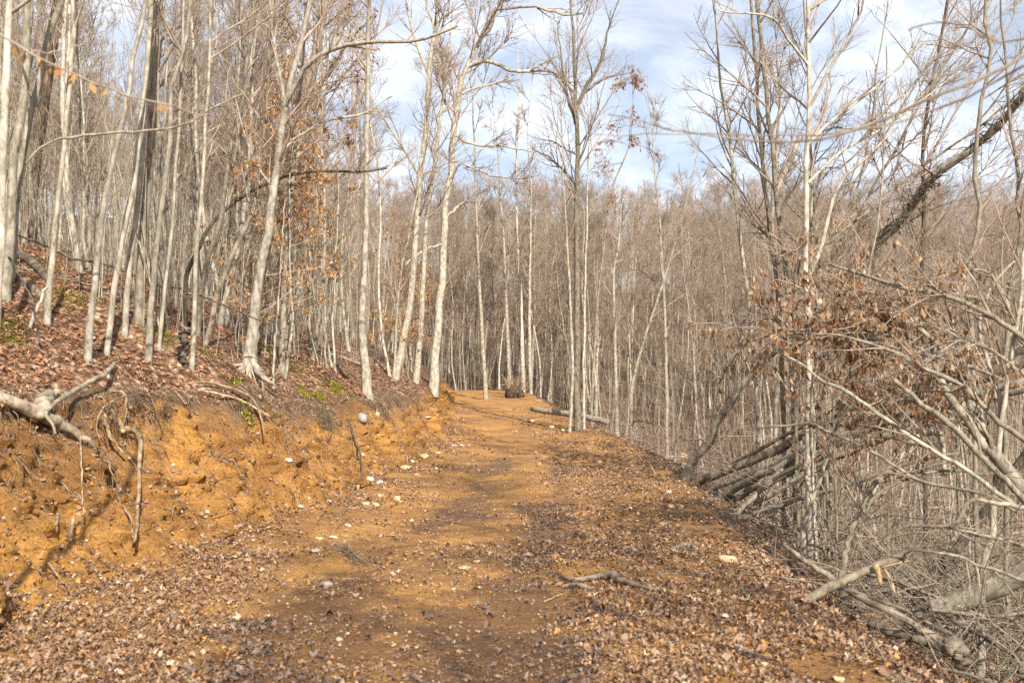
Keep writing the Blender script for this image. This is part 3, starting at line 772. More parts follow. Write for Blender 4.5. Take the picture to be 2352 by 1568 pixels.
# --- beyond the crest and the middle
hero('ash_tree', 'tall upright tree with a fine upswept crown standing free against the sky', [(1327, 968), (1325, 860), (1325, 700), (1325, 580), (1324, 480), (1325, 400), (1326, 300), (1322, 200), (1316, 100), (1312, 0)], [19, 18, 16, 14, 10, 7], 'grey', 19.5, Y=33,
     limbs=[([(1326, 240), (1350, 190), (1380, 140), (1400, 60), (1420, 0)], [9, 8, 5, 3], -.8), ([(1327, 300), (1305, 230), (1290, 150), (1280, 50)], [7, 6, 4, 2], 1), ([(1322, 220), (1290, 180), (1258, 160)], [6, 5, 3], .5),
            ([(1322, 420), (1300, 395), (1260, 360), (1225, 345)], [6, 5, 3], -1), ([(1340, 215), (1390, 180), (1450, 165)], [6, 5, 2], 1), ([(1324, 355), (1280, 330), (1250, 320)], [5, 4, 2], 1)],
     n=(30, 6, 6), cr=(.36, .99), l1=(1.8, 4.4), ang=(20, 46), up=.08, tip=.0055, twig='twig', kink=.02)
hero('ash_tree', 'thin pale trunk in front of the free standing tree, set into the road edge', [(1307, 994), (1315, 870), (1311, 726), (1305, 591), (1299, 490), (1294, 420)], [11, 9, 7, 4], 'pale', 12, n=(14, 5, 5), cr=(.35, .97))
hero('ash_tree', 'pale trunk hugging the right side of the free standing tree', [(1341, 985), (1341, 860), (1343, 726), (1346, 600), (1349, 480), (1350, 420)], [9, 8, 6, 4], 'white', 13, n=(14, 5, 5), cr=(.35, .97))
hero('ash_tree', 'slim trunk at the road edge, second from the free standing tree to its right', [(1418, 1000), (1415, 880), (1412, 760), (1410, 625), (1420, 570), (1426, 480)], [13, 11, 9, 5], 'pale', 12, n=(14, 6, 5), cr=(.35, .97))
hero('ash_tree', 'pale trunk behind the crest leaning left beside the uprooted stump', [(1117, 916), (1109, 794), (1103, 692), (1098, 591), (1094, 480), (1092, 420)], [13, 12, 9, 6], 'pale', 22, n=(16, 6, 5), tip=.011, l1=(1.6, 3))
hero('ash_tree', 'white trunk rising directly behind the uprooted stump', [(1202, 885), (1197, 720), (1190, 560), (1186, 460)], [12, 12, 9, 6], 'white', 22, Y=62, n=(16, 6, 5), tip=.011, l1=(1.6, 3))
hero('ash_tree', 'straight white trunk right of the uprooted stump', [(1219, 900), (1216, 760), (1217, 640), (1219, 500)], [11, 9, 8, 5], 'white', 20, Y=60, n=(16, 6, 5), tip=.011, l1=(1.6, 3))
hero('ash_tree', 'whitish trunk left of the uprooted stump with a second stem behind', [(1170, 868), (1164, 726), (1158, 560), (1150, 460)], [11, 10, 8, 5], 'white', 20, Y=63, n=(16, 6, 5), tip=.011, l1=(1.6, 3))
hero('leaning_tree', 'pale trunk leaning right in the valley behind the road edge', [(1452, 890), (1486, 760), (1526, 640), (1550, 560)], [10, 9, 7, 5], 'pale', 12, Y=38, n=(12, 5, 5), tip=.007)
hero('ash_tree', 'upright pale trunk in the valley crossed by a leaning one', [(1531, 890), (1527, 726), (1520, 591), (1515, 500)], [11, 10, 8, 6], 'white', 15, Y=40, n=(16, 6, 5), tip=.008)
hero('oak_tree', 'tree with a clump of rusty leaves right of the free standing tree', [(1360, 900), (1372, 700), (1388, 560), (1400, 450), (1420, 395), (1432, 370)], [7, 6, 5, 4], 'grey', 15, Y=42, n=(14, 6, 5), cr=(.6, 1), l1=(1, 2.4), ang=(50, 100), up=-.05, tip=.007, leaf=(1.6, .13, RUST, .7))
# --- right group
hero('birch_tree', 'slim tall trunk furthest left of the right hand group, leaning left', [(1738, 900), (1722, 720), (1708, 610), (1697, 520), (1682, 380), (1663, 236), (1652, 150), (1642, 0)], [13, 12, 11, 9, 6], 'pale', 13, Y=17, n=(26, 7, 6), cr=(.3, .97), l1=(.9, 2.0), twig='greytwig', tip=.003)
hero('birch_tree', 'slim grey trunk second in the right hand group', [(1800, 1000), (1791, 753), (1777, 591), (1764, 490), (1748, 337), (1738, 200), (1728, 60), (1724, 0)], [16, 14, 12, 9], 'grey', 13, Y=16, n=(24, 7, 6), cr=(.3, .97), l1=(.9, 2), twig='greytwig', tip=.003)
hero('birch_tree', 'grey trunk curving left just beside the warm lit central trunk of the right group', [(1825, 1000), (1814, 723), (1801, 591), (1787, 500), (1774, 337), (1757, 203), (1747, 84), (1738, 0)], [18, 16, 14, 12], 'grey', 13, Y=14.5, n=(24, 7, 6), cr=(.3, .97), l1=(.9, 2), twig='greytwig', tip=.003)
hero('beech_tree', 'warm lit straight trunk in the middle of the right hand group', [(1864, 1250), (1860, 1100), (1858, 900), (1855, 726), (1851, 591), (1852, 490), (1855, 337), (1858, 203), (1855, 80), (1855, -10)], [28, 20, 18, 16, 14, 12], 'white', 12, Y=12.5,
     limbs=[([(1856, 330), (1920, 270), (1990, 215), (2060, 160), (2120, 80)], [9, 7, 4], .5), ([(1856, 250), (1900, 170), (1960, 60), (1985, 0)], [8, 6, 4], -.5), ([(1857, 150), (1810, 90), (1770, 40), (1650, 25)], [7, 5, 3], -.6),
            ([(1858, 640), (1882, 574), (1905, 490), (1930, 420), (1985, 365), (2060, 290)], [11, 9, 7, 4], -.4), ([(1856, 420), (1930, 350), (2050, 280), (2170, 190), (2260, 120)], [8, 6, 3], .6), ([(1853, 560), (1800, 585), (1760, 600)], [5, 4, 2], .5)],
     n=(22, 6, 6), cr=(.4, .97), l1=(1, 2.2), ang=(25, 60), tip=.003, bias=(.8, 0, 0))
hero('birch_tree', 'thin grey trunk right behind the warm lit central trunk', [(1890, 1180), (1887, 900), (1885, 720), (1878, 591), (1870, 490), (1862, 337), (1858, 200)], [13, 12, 10, 7], 'grey', 11, Y=15, n=(20, 6, 6), cr=(.35, .97), l1=(.9, 1.9), twig='greytwig', tip=.003)
hero('birch_tree', 'twisted trunk with stubby limbs left of the warm lit central trunk', [(1782, 1000), (1778, 700), (1772, 520), (1776, 450), (1785, 330), (1790, 200), (1784, 140)], [14, 13, 13, 10, 6], 'oak', 9, Y=18, limbs=[([(1776, 450), (1810, 380), (1832, 325), (1835, 310)], [15, 14, 11], .4), ([(1785, 200), (1765, 150), (1755, 138)], [8, 6, 5], .2)], n=(18, 6, 5), l1=(.8, 1.6))
hero('cherry_tree', 'dark straight trunk behind the ivy log in the right half', [(2118, 700), (2118, 625), (2121, 490), (2121, 337), (2135, 202), (2160, 100), (2175, 0)], [13, 12, 11, 8], 'furrow', 13, Y=16, n=(22, 7, 6), cr=(.35, .97), l1=(1, 2.2), tip=.003)
hero('beech_tree', 'crooked pale trunk zigzagging upward near the right edge', [(2236, 900), (2233, 827), (2229, 692), (2216, 625), (2240, 545), (2252, 490), (2241, 422), (2240, 354), (2258, 210), (2277, 125), (2262, 40), (2268, -10)], [15, 14, 13, 12, 10], 'grey', 9, Y=11, n=(20, 6, 6), cr=(.35, .97), l1=(.9, 1.8), tip=.003)
hero('beech_tree', 'wavy dark trunk hard against the right edge of the picture', [(2306, 880), (2312, 780), (2320, 659), (2341, 557), (2346, 500), (2334, 455), (2342, 400), (2328, 330), (2318, 250)], [17, 15, 12, 9], 'grey', 8, Y=11.5, n=(14, 6, 6), cr=(.35, .97), l1=(.9, 1.8), tip=.003)
hero('leaning_tree', 'long slanting bare stem rising from behind the log pile to the upper right corner', [(1905, 640), (1960, 520), (2010, 420), (2060, 340), (2110, 240), (2170, 150), (2240, 40), (2270, 0)], [10, 10, 9, 7], 'grey', 7.5, Y=14, n=(22, 6, 5), cr=(.25, .97), l1=(.7, 1.6), tip=.003)
hero('leaning_tree', 'second slanting stem, lower and flatter, rising toward the right edge', [(1830, 640), (1900, 560), (2000, 480), (2120, 380), (2240, 300), (2352, 200)], [11, 10, 8, 6], 'grey', 5.5, Y=13.3, n=(22, 6, 5), cr=(.2, .97), l1=(.7, 1.5), tip=.003)
hero('leaning_tree', 'thin slanting stem crossing the right group from mid left to the top right', [(1868, 380), (1960, 300), (2050, 240), (2150, 130), (2220, 40), (2290, -40)], [9, 8, 6, 4], 'pale', 7, Y=13, n=(20, 6, 5), cr=(.2, .97), l1=(.6, 1.4), tip=.003)
SL = [([(1900, 760), (1960, 640), (2030, 520), (2110, 400), (2200, 250), (2300, 100)], 9, 13.5, 'longest'), ([(1920, 800), (2010, 690), (2110, 560), (2220, 430), (2352, 300)], 8, 12, 'steadily rising'), ([(1880, 560), (1950, 440), (2020, 330), (2110, 180), (2180, 40)], 8, 15, 'steep'),
      ([(1870, 470), (1940, 380), (2020, 300), (2120, 220), (2230, 100), (2300, 0)], 7, 14.5, 'thin upper'), ([(1862, 560), (1940, 510), (2040, 440), (2150, 390), (2260, 350)], 6, 14, 'flattest'), ([(1890, 700), (1960, 610), (2040, 540), (2140, 480), (2260, 440), (2352, 380)], 7, 13, 'low flat'),
      ([(1840, 780), (1880, 660), (1930, 540), (1970, 430), (2000, 300), (2015, 160), (2040, 0)], 8, 16, 'steepest'), ([(1930, 620), (2000, 500), (2060, 380), (2100, 240), (2160, 90), (2180, 0)], 7, 16.5, 'farthest')]
for pth, w_, Y_, adj in SL:
    hero('leaning_tree', adj + ' of the slender stems slanting up right of the warm lit trunk', pth, [w_, w_ * .9, w_ * .7, w_ * .4], 'greytwig' if len(adj) % 2 else 'grey', 3, Y=Y_, n=(20, 5, 5), cr=(.15, .98), l1=(.5, 1.5), ang=(12, 38), tip=.0026, flr=.1, group='slender stems slanting over the valley')
hero('leaning_tree', 'long leaning ivy clad trunk slanting from the road edge to the upper right', [(1560, 1096), (1590, 1060), (1626, 1012), (1663, 953), (1703, 893), (1768, 815), (1830, 745), (1905, 659), (1973, 601), (2040, 530), (2074, 490), (2125, 432), (2148, 405), (2226, 345), (2310, 262), (2360, 208), (2450, 120)],
     [36, 27, 24, 23, 22, 23, 24, 25, 29, 24, 22, 21], 'white', 9, Ye=11.5, n=(26, 5, 4), cr=(.5, .98), l1=(.8, 2.2), S=10, flr=.1, kink=.035)
hero('snag', 'short rotten dark snag with a broken top on the left slope', [(420, 828), (424, 800), (429, 765), (435, 742)], [30, 26, 22, 10], 'furrow', .3, n=(2, 2, 2), cr=(.5, .98), l1=(.1, .3), S=10, flr=.2, kink=.03, cat='dead tree')
hero('beech_tree', 'curved grey trunk in the right thicket bending over to the right', [(1935, 1300), (1950, 1240), (1971, 1183), (2001, 1120), (2026, 1088), (2045, 1074), (2058, 1080)], [19, 17, 15, 11], 'grey', .5, n=(8, 5, 4), cr=(.5, 1), l1=(.5, 1.0), tip=.0025, Y=8.6)
hero('oak_tree', 'dark furrowed trunk leaning right behind the sawn pole', [(2090, 1405), (2118, 1360), (2151, 1310), (2214, 1240), (2268, 1170), (2320, 1090), (2390, 990)], [38, 32, 29, 26], 'furrow', 5, n=(8, 5, 4), cr=(.6, 1), l1=(.8, 1.6), S=10)
hero('beech_tree', 'forked pale trunk in the thicket below the log pile', [(1845, 1230), (1868, 1150), (1886, 1090), (1910, 1020)], [19, 16, 13, 10], 'pale', 4.5, Y=10, limbs=[([(1868, 1150), (1850, 1090), (1846, 1000)], [10, 8, 6], .3)], n=(10, 5, 4), l1=(.5, 1.2), tip=.003)
hero('beech_tree', 'pale grey trunk upright in the lower right thicket', [(2252, 1360), (2275, 1240), (2282, 1180), (2290, 1060)], [24, 20, 17], 'pale', 5, Y=8.6, n=(9, 5, 4), l1=(.6, 1.4), tip=.0025)

# --- the rest of the wood: every trunk large enough to see is a tree of its own
VAR = []
def pole_variant(h, r, mat, twig, n, crown_from, l1, lean=.05, ang=(20, 50), tip=.0055):
    K = 18
    s = np.linspace(0, 1, K)
    bend = rng.normal(0, 1, (3, 2)) * lean * h
    P = np.stack([bend[0, 0] * s + bend[1, 0] * s ** 2 + .012 * h * np.sin(s * 9 + bend[2, 0]), bend[0, 1] * s + bend[1, 1] * s ** 2 + .012 * h * np.sin(s * 8 + bend[2, 1]), s * h - .15], 1)
    P[1:, :2] += rng.normal(0, .02, (K - 1, 2))
    R = flare(r * (1 - .93 * s ** 1.1), K, .5, .03); tag_mat = mat
    tb = MB(); v, q, _ = tube(P, R, 7, rough=.04); tb.add(v, q)
    cb, P3 = crown_mesh(P, R, n[0], n[1], n[2], crown_from, .98, l1, ang, .07, tip, .085)
    return dict(trunk=tb.mesh('trunk', M[mat]), crown=cb.mesh('crown', M[twig]), P3=P3, h=h, mat=mat, r=r)
for k in range(5): VAR.append(pole_variant(11 + rng.random() * 3, .042 + .02 * rng.random(), ('pale', 'white', 'grey', 'pale', 'pale')[k], 'twig', (20, 6, 7), .32, (1.1, 2.6), tip=.0042))
for k in range(4): VAR.append(pole_variant(14.5 + rng.random() * 3.5, .062 + .03 * rng.random(), ('pale', 'grey', 'white', 'brown')[k], ('twig', 'greytwig')[k % 2], (34, 7, 6), .26, (1.8, 4.0), lean=.03, tip=.0065))
for k in range(3): VAR.append(pole_variant(8 + rng.random() * 2, .026 + .012 * rng.random(), ('pale', 'grey', 'white')[k], 'greytwig', (18, 6, 6), .22, (.7, 1.8), lean=.08, tip=.003))
# young beeches that keep their orange leaves
BEECH = []
for k in range(3):
    v_ = pole_variant(4.2 + k * .9, .022 + .004 * k, 'pale', 'twig', (16, 5, 4), .2, (.7, 1.5), lean=.05, ang=(45, 80), tip=.0028)
    lb = MB(); leaves_on(lb, v_['P3'], 2.1, .08, ORANGE, 1.1); v_['foliage'] = lb.mesh('foliage', M['leaf'], smooth=False); BEECH.append(v_)
def stand(v, name, loc, sc, rz, label, group, cat='tree', tilt=(0, 0)):
    o = tag(empty(name, loc), label, cat, group)
    o.rotation_euler = (tilt[0], tilt[1], rz); o.scale = (sc, sc, sc)
    for part in ('trunk', 'crown', 'foliage'):
        if part in v:
            c = bpy.data.objects.new(part, v[part]); c.parent = o; COL.objects.link(c)
    return o
placed = []
LAND = [(-200, 'the left edge'), (62, 'the dark brown oak'), (203, 'the brightest white trunk'), (316, 'the stout grey trunk'), (420, 'the rotten snag'), (566, 'the flared beech'), (640, 'the big pinkish oak'), (848, 'the lone smooth trunk'),
        (1000, 'the big white sycamore'), (1190, 'the uprooted stump'), (1327, 'the free standing tree'), (1530, 'the crossed white trunk'), (1640, 'the long leaning trunk'), (1745, 'the slim left leaning birch'), (1860, 'the warm lit trunk'), (2000, 'the upper ivy clad trunk'), (2120, 'the dark straight trunk'), (2240, 'the crooked zigzag trunk'), (2352, 'the right edge')]
SHADE = {'pale': 'tan', 'white': 'whitish', 'grey': 'grey', 'brown': 'dark brown'}
def which(px, Y, v, noun, near, where):
    k = max(i for i, (x, _) in enumerate(LAND) if x <= px or i == 0); k = min(k, len(LAND) - 2)
    size = 'thin' if v['r'] < .036 else ('slim' if v['r'] < .065 else 'stout')
    dist = 'nearer' if Y < near else 'farther'
    return '%s %s %s %s between %s and %s' % (dist, size, SHADE[v['mat']], noun, LAND[k][1], LAND[k + 1][1]), '%s %s between %s and %s' % (dist, noun + ('es' if noun.endswith('h') else 's'), LAND[k][1], LAND[k + 1][1])
def cap_h(px, Y, z):                 # the wood keeps to one canopy level except on the left slope
    if px < 960: return 99
    return max(3.5, (1.6 + .2 * Y * (.8 + .28 * rng.random()) - z))
def scatter(n, pxr, Yr, ok, vs, name, label, group, sep=.55, scr=(.8, 1.2), lean=.06):
    cnt = 0; tries = 0
    while cnt < n and tries < n * 60:
        tries += 1
        Y = math.sqrt(Yr[0] ** 2 + (Yr[1] ** 2 - Yr[0] ** 2) * rng.random())
        px = pxr[0] + (pxr[1] - pxr[0]) * rng.random()
        x = (px - 1176) / 2285.0 * Y
        a, b_, w_, _, _ = [float(q) for q in tabs(Y)]
        if not ok(x, Y, a - w_, b_): continue
        if any((x - p[0]) ** 2 + (Y - p[1]) ** 2 < sep * sep for p in placed): continue
        placed.append((x, Y)); cnt += 1
        v__ = vs[rng.integers(0, len(vs))]
        if label.startswith('*'): lab, grp = which(px, Y, v__, label[1:].split('|')[0], group, label.split('|')[1])
        else: lab, grp = label, group
        stand(v__, name, (x, Y, H(x, Y) - .05), min(scr[0] + (scr[1] - scr[0]) * rng.random(), cap_h(px, Y, H(x, Y)) / v__['h']), rng.random() * 6.28, lab, grp, tilt=(rng.normal(0, lean), rng.normal(0, lean)))
sm, bg, yo = VAR[:5], VAR[5:9], VAR[9:]
leftok = lambda x, Y, rim, r: x < rim - .5
rightok = lambda x, Y, rim, r: x > r + 1.2
scatter(44, (-20, 960), (18, 34), leftok, sm + yo, 'pole_tree', '*pole|on the left slope', 21, lean=.05)
scatter(40, (-20, 990), (34, 60), leftok, sm + bg[:2], 'slope_tree', '*trunk|up the slope', 44, lean=.04)
scatter(12, (540, 950), (14, 24), leftok, BEECH, 'young_beech', '*orange leaved beech|', 18, sep=.8, scr=(.8, 1.25))
scatter(4, (880, 1010), (30, 48), leftok, BEECH, 'young_beech', '*orange leaved beech|', 40, sep=.8, scr=(1, 1.4))
scatter(44, (1000, 1420), (62, 98), lambda x, Y, rim, r: True, bg + sm, 'forest_tree', '*trunk|past the crest', 80, sep=1.0, lean=.03)
scatter(58, (1330, 2380), (15, 34), lambda x, Y, rim, r: x > r + 2.0, yo + sm[:3], 'valley_tree', '*stem|in the thicket', 25, lean=.07, scr=(.7, 1.05))
scatter(50, (1330, 2380), (34, 64), rightok, sm + bg[:3], 'valley_tree', '*trunk|in the valley', 50, sep=.9, lean=.04, scr=(.8, 1.1))

# --- the far wood, which reads as one mass
def forest_points():
    pts, rot, sc, vi = [], [], [], []
    def put(x, Y, lo, hi, vs, s0=.85, s1=1.2, cap=False):
        pts.append((x, Y, H(x, Y) - .1)); rot.append((rng.normal(0, .04), rng.normal(0, .04), rng.random() * 6.28)); v_ = int(vs[rng.integers(0, len(vs))]); vi.append(v_); s_ = s0 + (s1 - s0) * rng.random()
        if cap: s_ = min(s_ * 1.25, (1.6 + (.197 + .35 * max(0, -x / Y - .12)) * Y * (.84 + .22 * rng.random()) - pts[-1][2]) / VAR[v_]['h'])
        sc.append(max(.3, s_))
    big = [5, 7, 7, 8, 0, 1, 3, 1]; mid = [0, 1, 2, 3, 4, 5, 6]
    for _ in range(1800):                                   # the opposite hillside
        Y = 66 + 200 * rng.random() ** 1.25; x = (rng.random() * 2 - 1) * (.6 * Y + 12)
        put(x, Y, 0, 0, big, .85, 1.25, True)
    for _ in range(170):                                    # farther up the left slope, and outside the picture on the left
        Y = 12 + 70 * rng.random() ** .8; x = -(.12 * Y + 4) - rng.random() * 40
        if x > -.5 * Y and Y < 42 and rng.random() < .6: continue
        put(x, Y, 0, 0, mid)
    for _ in range(260):                                    # valley on the right
        Y = 26 + 60 * rng.random(); x = .1 * Y + 6 + rng.random() * 55
        if x < .5 * Y and Y < 40 and rng.random() < .7: continue
        put(x, Y, 0, 0, mid, .75, 1.05, x < .7 * Y)
    for x, Y, k_ in ((3.1, -6.5, 0), (.4, -13, 5), (6.4, -9, 3), (4.7, -1.2, 5), (9.5, 1.5, 9), (-8.5, -6, 2)):   # the wood goes on behind the photographer
        put(x, Y, 0, 0, [k_], 1.0, 1.1)
    return np.array(pts), np.array(rot), np.array(sc), np.array(vi)
fp, fr, fs, fv = forest_points()
fme = bpy.data.meshes.new('forest')
fme.vertices.add(len(fp)); fme.vertices.foreach_set('co', fp.astype(np.float32).ravel())
a_ = fme.attributes.new('turn', 'FLOAT_VECTOR', 'POINT'); a_.data.foreach_set('vector', fr.astype(np.float32).ravel())
a_ = fme.attributes.new('size', 'FLOAT', 'POINT'); a_.data.foreach_set('value', fs.astype(np.float32))
a_ = fme.attributes.new('sort', 'INT', 'POINT'); a_.data.foreach_set('value', fv.astype(np.int32))
fme.update()
fo = bpy.data.objects.new('forest', fme); COL.objects.link(fo)
tag(fo, 'grey brown leafless wood covering the far hillside', 'forest', kind='stuff')
ng = bpy.data.node_groups.new('forest_nodes', 'GeometryNodeTree')
ng.interface.new_socket('Geometry', in_out='INPUT', socket_type='NodeSocketGeometry')
ng.interface.new_socket('Geometry', in_out='OUTPUT', socket_type='NodeSocketGeometry')
gi = N(ng, 'NodeGroupInput'); go = N(ng, 'NodeGroupOutput')
join = N(ng, 'GeometryNodeJoinGeometry')
byname = {}
for o in COL.objects:
    if o.type == 'MESH': byname.setdefault(o.data.name, o)
insts = []
for v_ in VAR[:12]:
    jj = N(ng, 'GeometryNodeJoinGeometry')
    for part in ('trunk', 'crown'):
        src = byname.get(v_[part].name)
        if src is None: continue
        oi = N(ng, 'GeometryNodeObjectInfo'); oi.inputs['Object'].default_value = src; oi.transform_space = 'ORIGINAL'
        ng.links.new(oi.outputs['Geometry'], jj.inputs[0])
    g2i = N(ng, 'GeometryNodeGeometryToInstance'); ng.links.new(jj.outputs[0], g2i.inputs[0]); insts.append(g2i)
for g2i in reversed(insts): ng.links.new(g2i.outputs[0], join.inputs[0])
iop = N(ng, 'GeometryNodeInstanceOnPoints'); iop.inputs['Pick Instance'].default_value = True
def named(n_, ty):
    q = N(ng, 'GeometryNodeInputNamedAttribute', data_type=ty); q.inputs['Name'].default_value = n_; return q.outputs['Attribute']
e2r = N(ng, 'FunctionNodeEulerToRotation')
ng.links.new(named('turn', 'FLOAT_VECTOR'), e2r.inputs[0])
ng.links.new(gi.outputs[0], iop.inputs['Points']); ng.links.new(join.outputs[0], iop.inputs['Instance'])
ng.links.new(named('sort', 'INT'), iop.inputs['Instance Index']); ng.links.new(e2r.outputs[0], iop.inputs['Rotation']); ng.links.new(named('size', 'FLOAT'), iop.inputs['Scale'])
ng.links.new(iop.outputs[0], go.inputs[0])
fm = fo.modifiers.new('wood', 'NODES'); fm.node_group = ng

# --- undergrowth: whips and saplings too many to count
def whips(n, pos, h0, h1, r, name, label, mat, lean, twigs=3):
    b = pos(n); m = len(b); K = 6
    b[:, 2] = land(b[:, 0], b[:, 1]) - .03
    h = h0 + (h1 - h0) * rng.random(m) ** 1.6
    d = rng.normal(0, lean, (m, 3)); d[:, 2] = 1; P = np.empty((m, K, 3)); P[:, 0] = b
    for k in range(1, K):
        d[:, :2] += rng.normal(0, lean * .45, (m, 2)); dd = d / np.linalg.norm(d, axis=1, keepdims=True); P[:, k] = P[:, k - 1] + dd * (h / (K - 1))[:, None]
    R = (r * (.5 + rng.random(m)) * np.sqrt(h / h1))[:, None] * np.linspace(1, .25, K)[None]
    mb = MB(); v, q, _ = tube(P, R, 4); mb.add(v, q)
    P2, R2 = sprout(P, R, twigs, 4, .25, .95, .25 * h0, .3 * h1, 25, 65, .16, .05, .6, .0022)
    v, q, _ = tube(P2, R2, 3); mb.add(v, q)
    P3, R3 = sprout(P2, R2, 2, 3, .2, .95, .1 * h0, .14 * h1, 25, 65, .16, .04, .6, .002)
    v, q, _ = tube(P3, R3, 3); mb.add(v, q)
    tag(mb.build(name, M[mat]), label, 'undergrowth', kind='stuff')
    return P3
def pos_left(n):
    Y = 12 + 46 * rng.random(n) ** 1.2; a, _, w_, _, _ = tabs(Y); x = a - w_ - .8 - rng.random(n) ** 1.3 * (.42 * Y)
    return np.stack([x, Y, 0 * x], 1)
def pos_right(n):
    Y = 17.5 + 36 * rng.random(n) ** 1.3; _, b_, _, _, _ = tabs(Y); x = b_ + .9 + rng.random(n) ** 1.2 * (.45 * Y + 2)
    return np.stack([x, Y, 0 * x], 1)
def pos_mid(n):
    Y = 58 + 42 * rng.random(n); x = -.1 * Y + rng.random(n) * .45 * Y
    return np.stack([x, Y, 0 * x], 1)
whips(420, pos_left, 1.5, 5.5, .011, 'undergrowth', 'thin pale saplings and whips filling the wood on the left slope', 'pale', .09)
whips(560, pos_right, 1.2, 5, .011, 'undergrowth', 'tangle of thin grey whips filling the valley right of the road', 'twig', .13, 3)
whips(600, pos_mid, 2, 7, .02, 'undergrowth', 'thin saplings in front of the wood behind the road crest', 'pale', .08, 3)

# ------------------------------------------------------------------ logs, bent stems and brush on the right
def stick(name, label, path, w, mat, Y0, Y1=None, cat='branch', twigs=None, S=8, K=22, cap=True, group=None, kink=.006, rough=.05, leaf=None, cut=None, rest=False):
    """a single log or branch: pixel path, pixel widths, depth from Y0 to Y1 along it"""
    Y1 = Y0 if Y1 is None else Y1; n = len(path)
    Yk = [Y0 + (Y1 - Y0) * k / (n - 1) for k in range(n)]
    pts = [at(x, y, Yk[k]) for k, (x, y) in enumerate(path)]
    if rest:
        for p in pts: p[2] = max(p[2], H(p[0], p[1]) + .01)
    P = smooth_path(pts, K)
    R = np.interp(np.linspace(0, 1, K), np.linspace(0, 1, len(w)), w) * .5 * KPX / F_PX * P[:, 1]
    P[1:-1] += rng.normal(0, kink, (K - 2, 3))
    b = P[K // 2].copy()
    mb = MB(); v, q, t = tube(P, R, S, cap=cap, rough=rough); mb.add(v, q, t)
    root = mb.build(name, M[mat], None, b); tag(root, label, cat, group)
    P3 = None
    if twigs:
        n1, n2, l0, l1 = twigs[:4]
        tb = MB(); P2, R2 = sprout(P[None], R[None], n1, 7, .25, .99, l0, l1, 20, 55, .12, twigs[4] if len(twigs) > 4 else .03, .6, .0028, .4)
        v, q, _ = tube(P2, R2, 5); tb.add(v, q)
        P3, R3 = sprout(P2, R2, n2, 5, .2, .97, l0 * .5, l1 * .5, 25, 60, .14, .02, .6, .0022)
        v, q, _ = tube(P3, R3, 4); tb.add(v, q)
        P4, R4 = sprout(P3, R3, 3, 4, .2, .97, l0 * .2, l1 * .25, 25, 60, .14, .02, .6, .0018)
        v, q, _ = tube(P4, R4, 3); tb.add(v, q)
        tb.build('twigs', M['greytwig'], root, b)
        if leaf:
            lb = MB(); leaves_on(lb, P4, leaf[0], leaf[1], leaf[2], leaf[3]); lb.build('foliage', M['leaf'], root, b, smooth=False)
    if cut is not None:
        e = 0 if cut == 0 else K - 1; nrm = P[1] - P[0] if e == 0 else P[-1] - P[-2]; nrm = nrm / np.linalg.norm(nrm) * (-1 if e == 0 else 1)
        ax = np.cross(nrm, (0.2, .1, 1)); ax /= np.linalg.norm(ax); ay = np.cross(nrm, ax)
        th = np.arange(14) * 2 * math.pi / 14; c = P[e] + nrm * R[e] * .17
        V = [c + nrm * R[e] * .05] + [c + (ax * math.cos(a) + ay * math.sin(a)) * R[e] * (1.0 + .05 * math.sin(3 * a)) for a in th] + [c - nrm * R[e] * .3 + (ax * math.cos(a) + ay * math.sin(a)) * R[e] * 1.02 for a in th]
        T = [(0, 1 + k, 1 + (k + 1) % 14) for k in range(14)]; Q = [(1 + k, 15 + k, 15 + (k + 1) % 14, 1 + (k + 1) % 14) for k in range(14)]
        sb = MB(); sb.add(V, Q, T); sb.build('sawn_end', M['cutwood'], root, b, smooth=False)
    return root
stick('fallen_log', 'brown log, topmost of the pile slanting up right from the road edge', [(1575, 1118), (1640, 1092), (1770, 1040), (1880, 978), (2000, 916), (2140, 872), (2260, 845), (2380, 815)], [20, 20, 18, 14], 'deadwood', 16.3, 11.6, 'log', kink=.018, S=10)
stick('fallen_log', 'pale brown log under the topmost one in the pile', [(1615, 1165), (1690, 1120), (1764, 1084), (1900, 1012), (2050, 955), (2200, 925), (2380, 868)], [18, 18, 18, 17], 'pale', 15.2, 11.0, 'log', kink=.018, S=10)
stick('fallen_log', 'brown log third from the top of the slanting pile', [(1628, 1172), (1764, 1108), (1860, 1068), (1960, 1034), (2060, 996), (2200, 960)], [16, 16, 14, 9], 'deadwood', 14.9, 12.4, 'log', kink=.018, S=10)
stick('fallen_log', 'slender pale pole lying along the lower side of the slanting pile', [(1640, 1198), (1700, 1168), (1780, 1130), (1860, 1078), (1930, 1045), (2010, 1016)], [12, 12, 11, 8], 'deadwood', 14.2, 12.4, 'log')
stick('fallen_log', 'thin grey pole between the two upper logs of the slanting pile', [(1600, 1140), (1700, 1098), (1800, 1052), (1900, 1004), (2040, 938), (2150, 905)], [9, 10, 9, 7], 'pale', 15.6, 12.6, 'log')
stick('fallen_log', 'slim pale pole lowest of the slanting pile with its tip in the thicket', [(1660, 1205), (1740, 1176), (1850, 1140), (1960, 1110), (2080, 1062), (2200, 1040)], [10, 11, 10, 7], 'pale', 13.8, 11.2, 'log')
stick('fallen_log', 'slim brown pole close above the topmost log of the pile', [(1590, 1120), (1700, 1056), (1820, 990), (1950, 925), (2070, 880)], [9, 10, 9, 6], 'deadwood', 16.5, 12.5, 'log')
stick('fallen_log', 'long slim pole near the bottom of the pile reaching to the right edge', [(1700, 1140), (1850, 1060), (2000, 985), (2150, 940), (2380, 890)], [9, 11, 12, 11], 'grey', 14.0, 10.6, 'log')
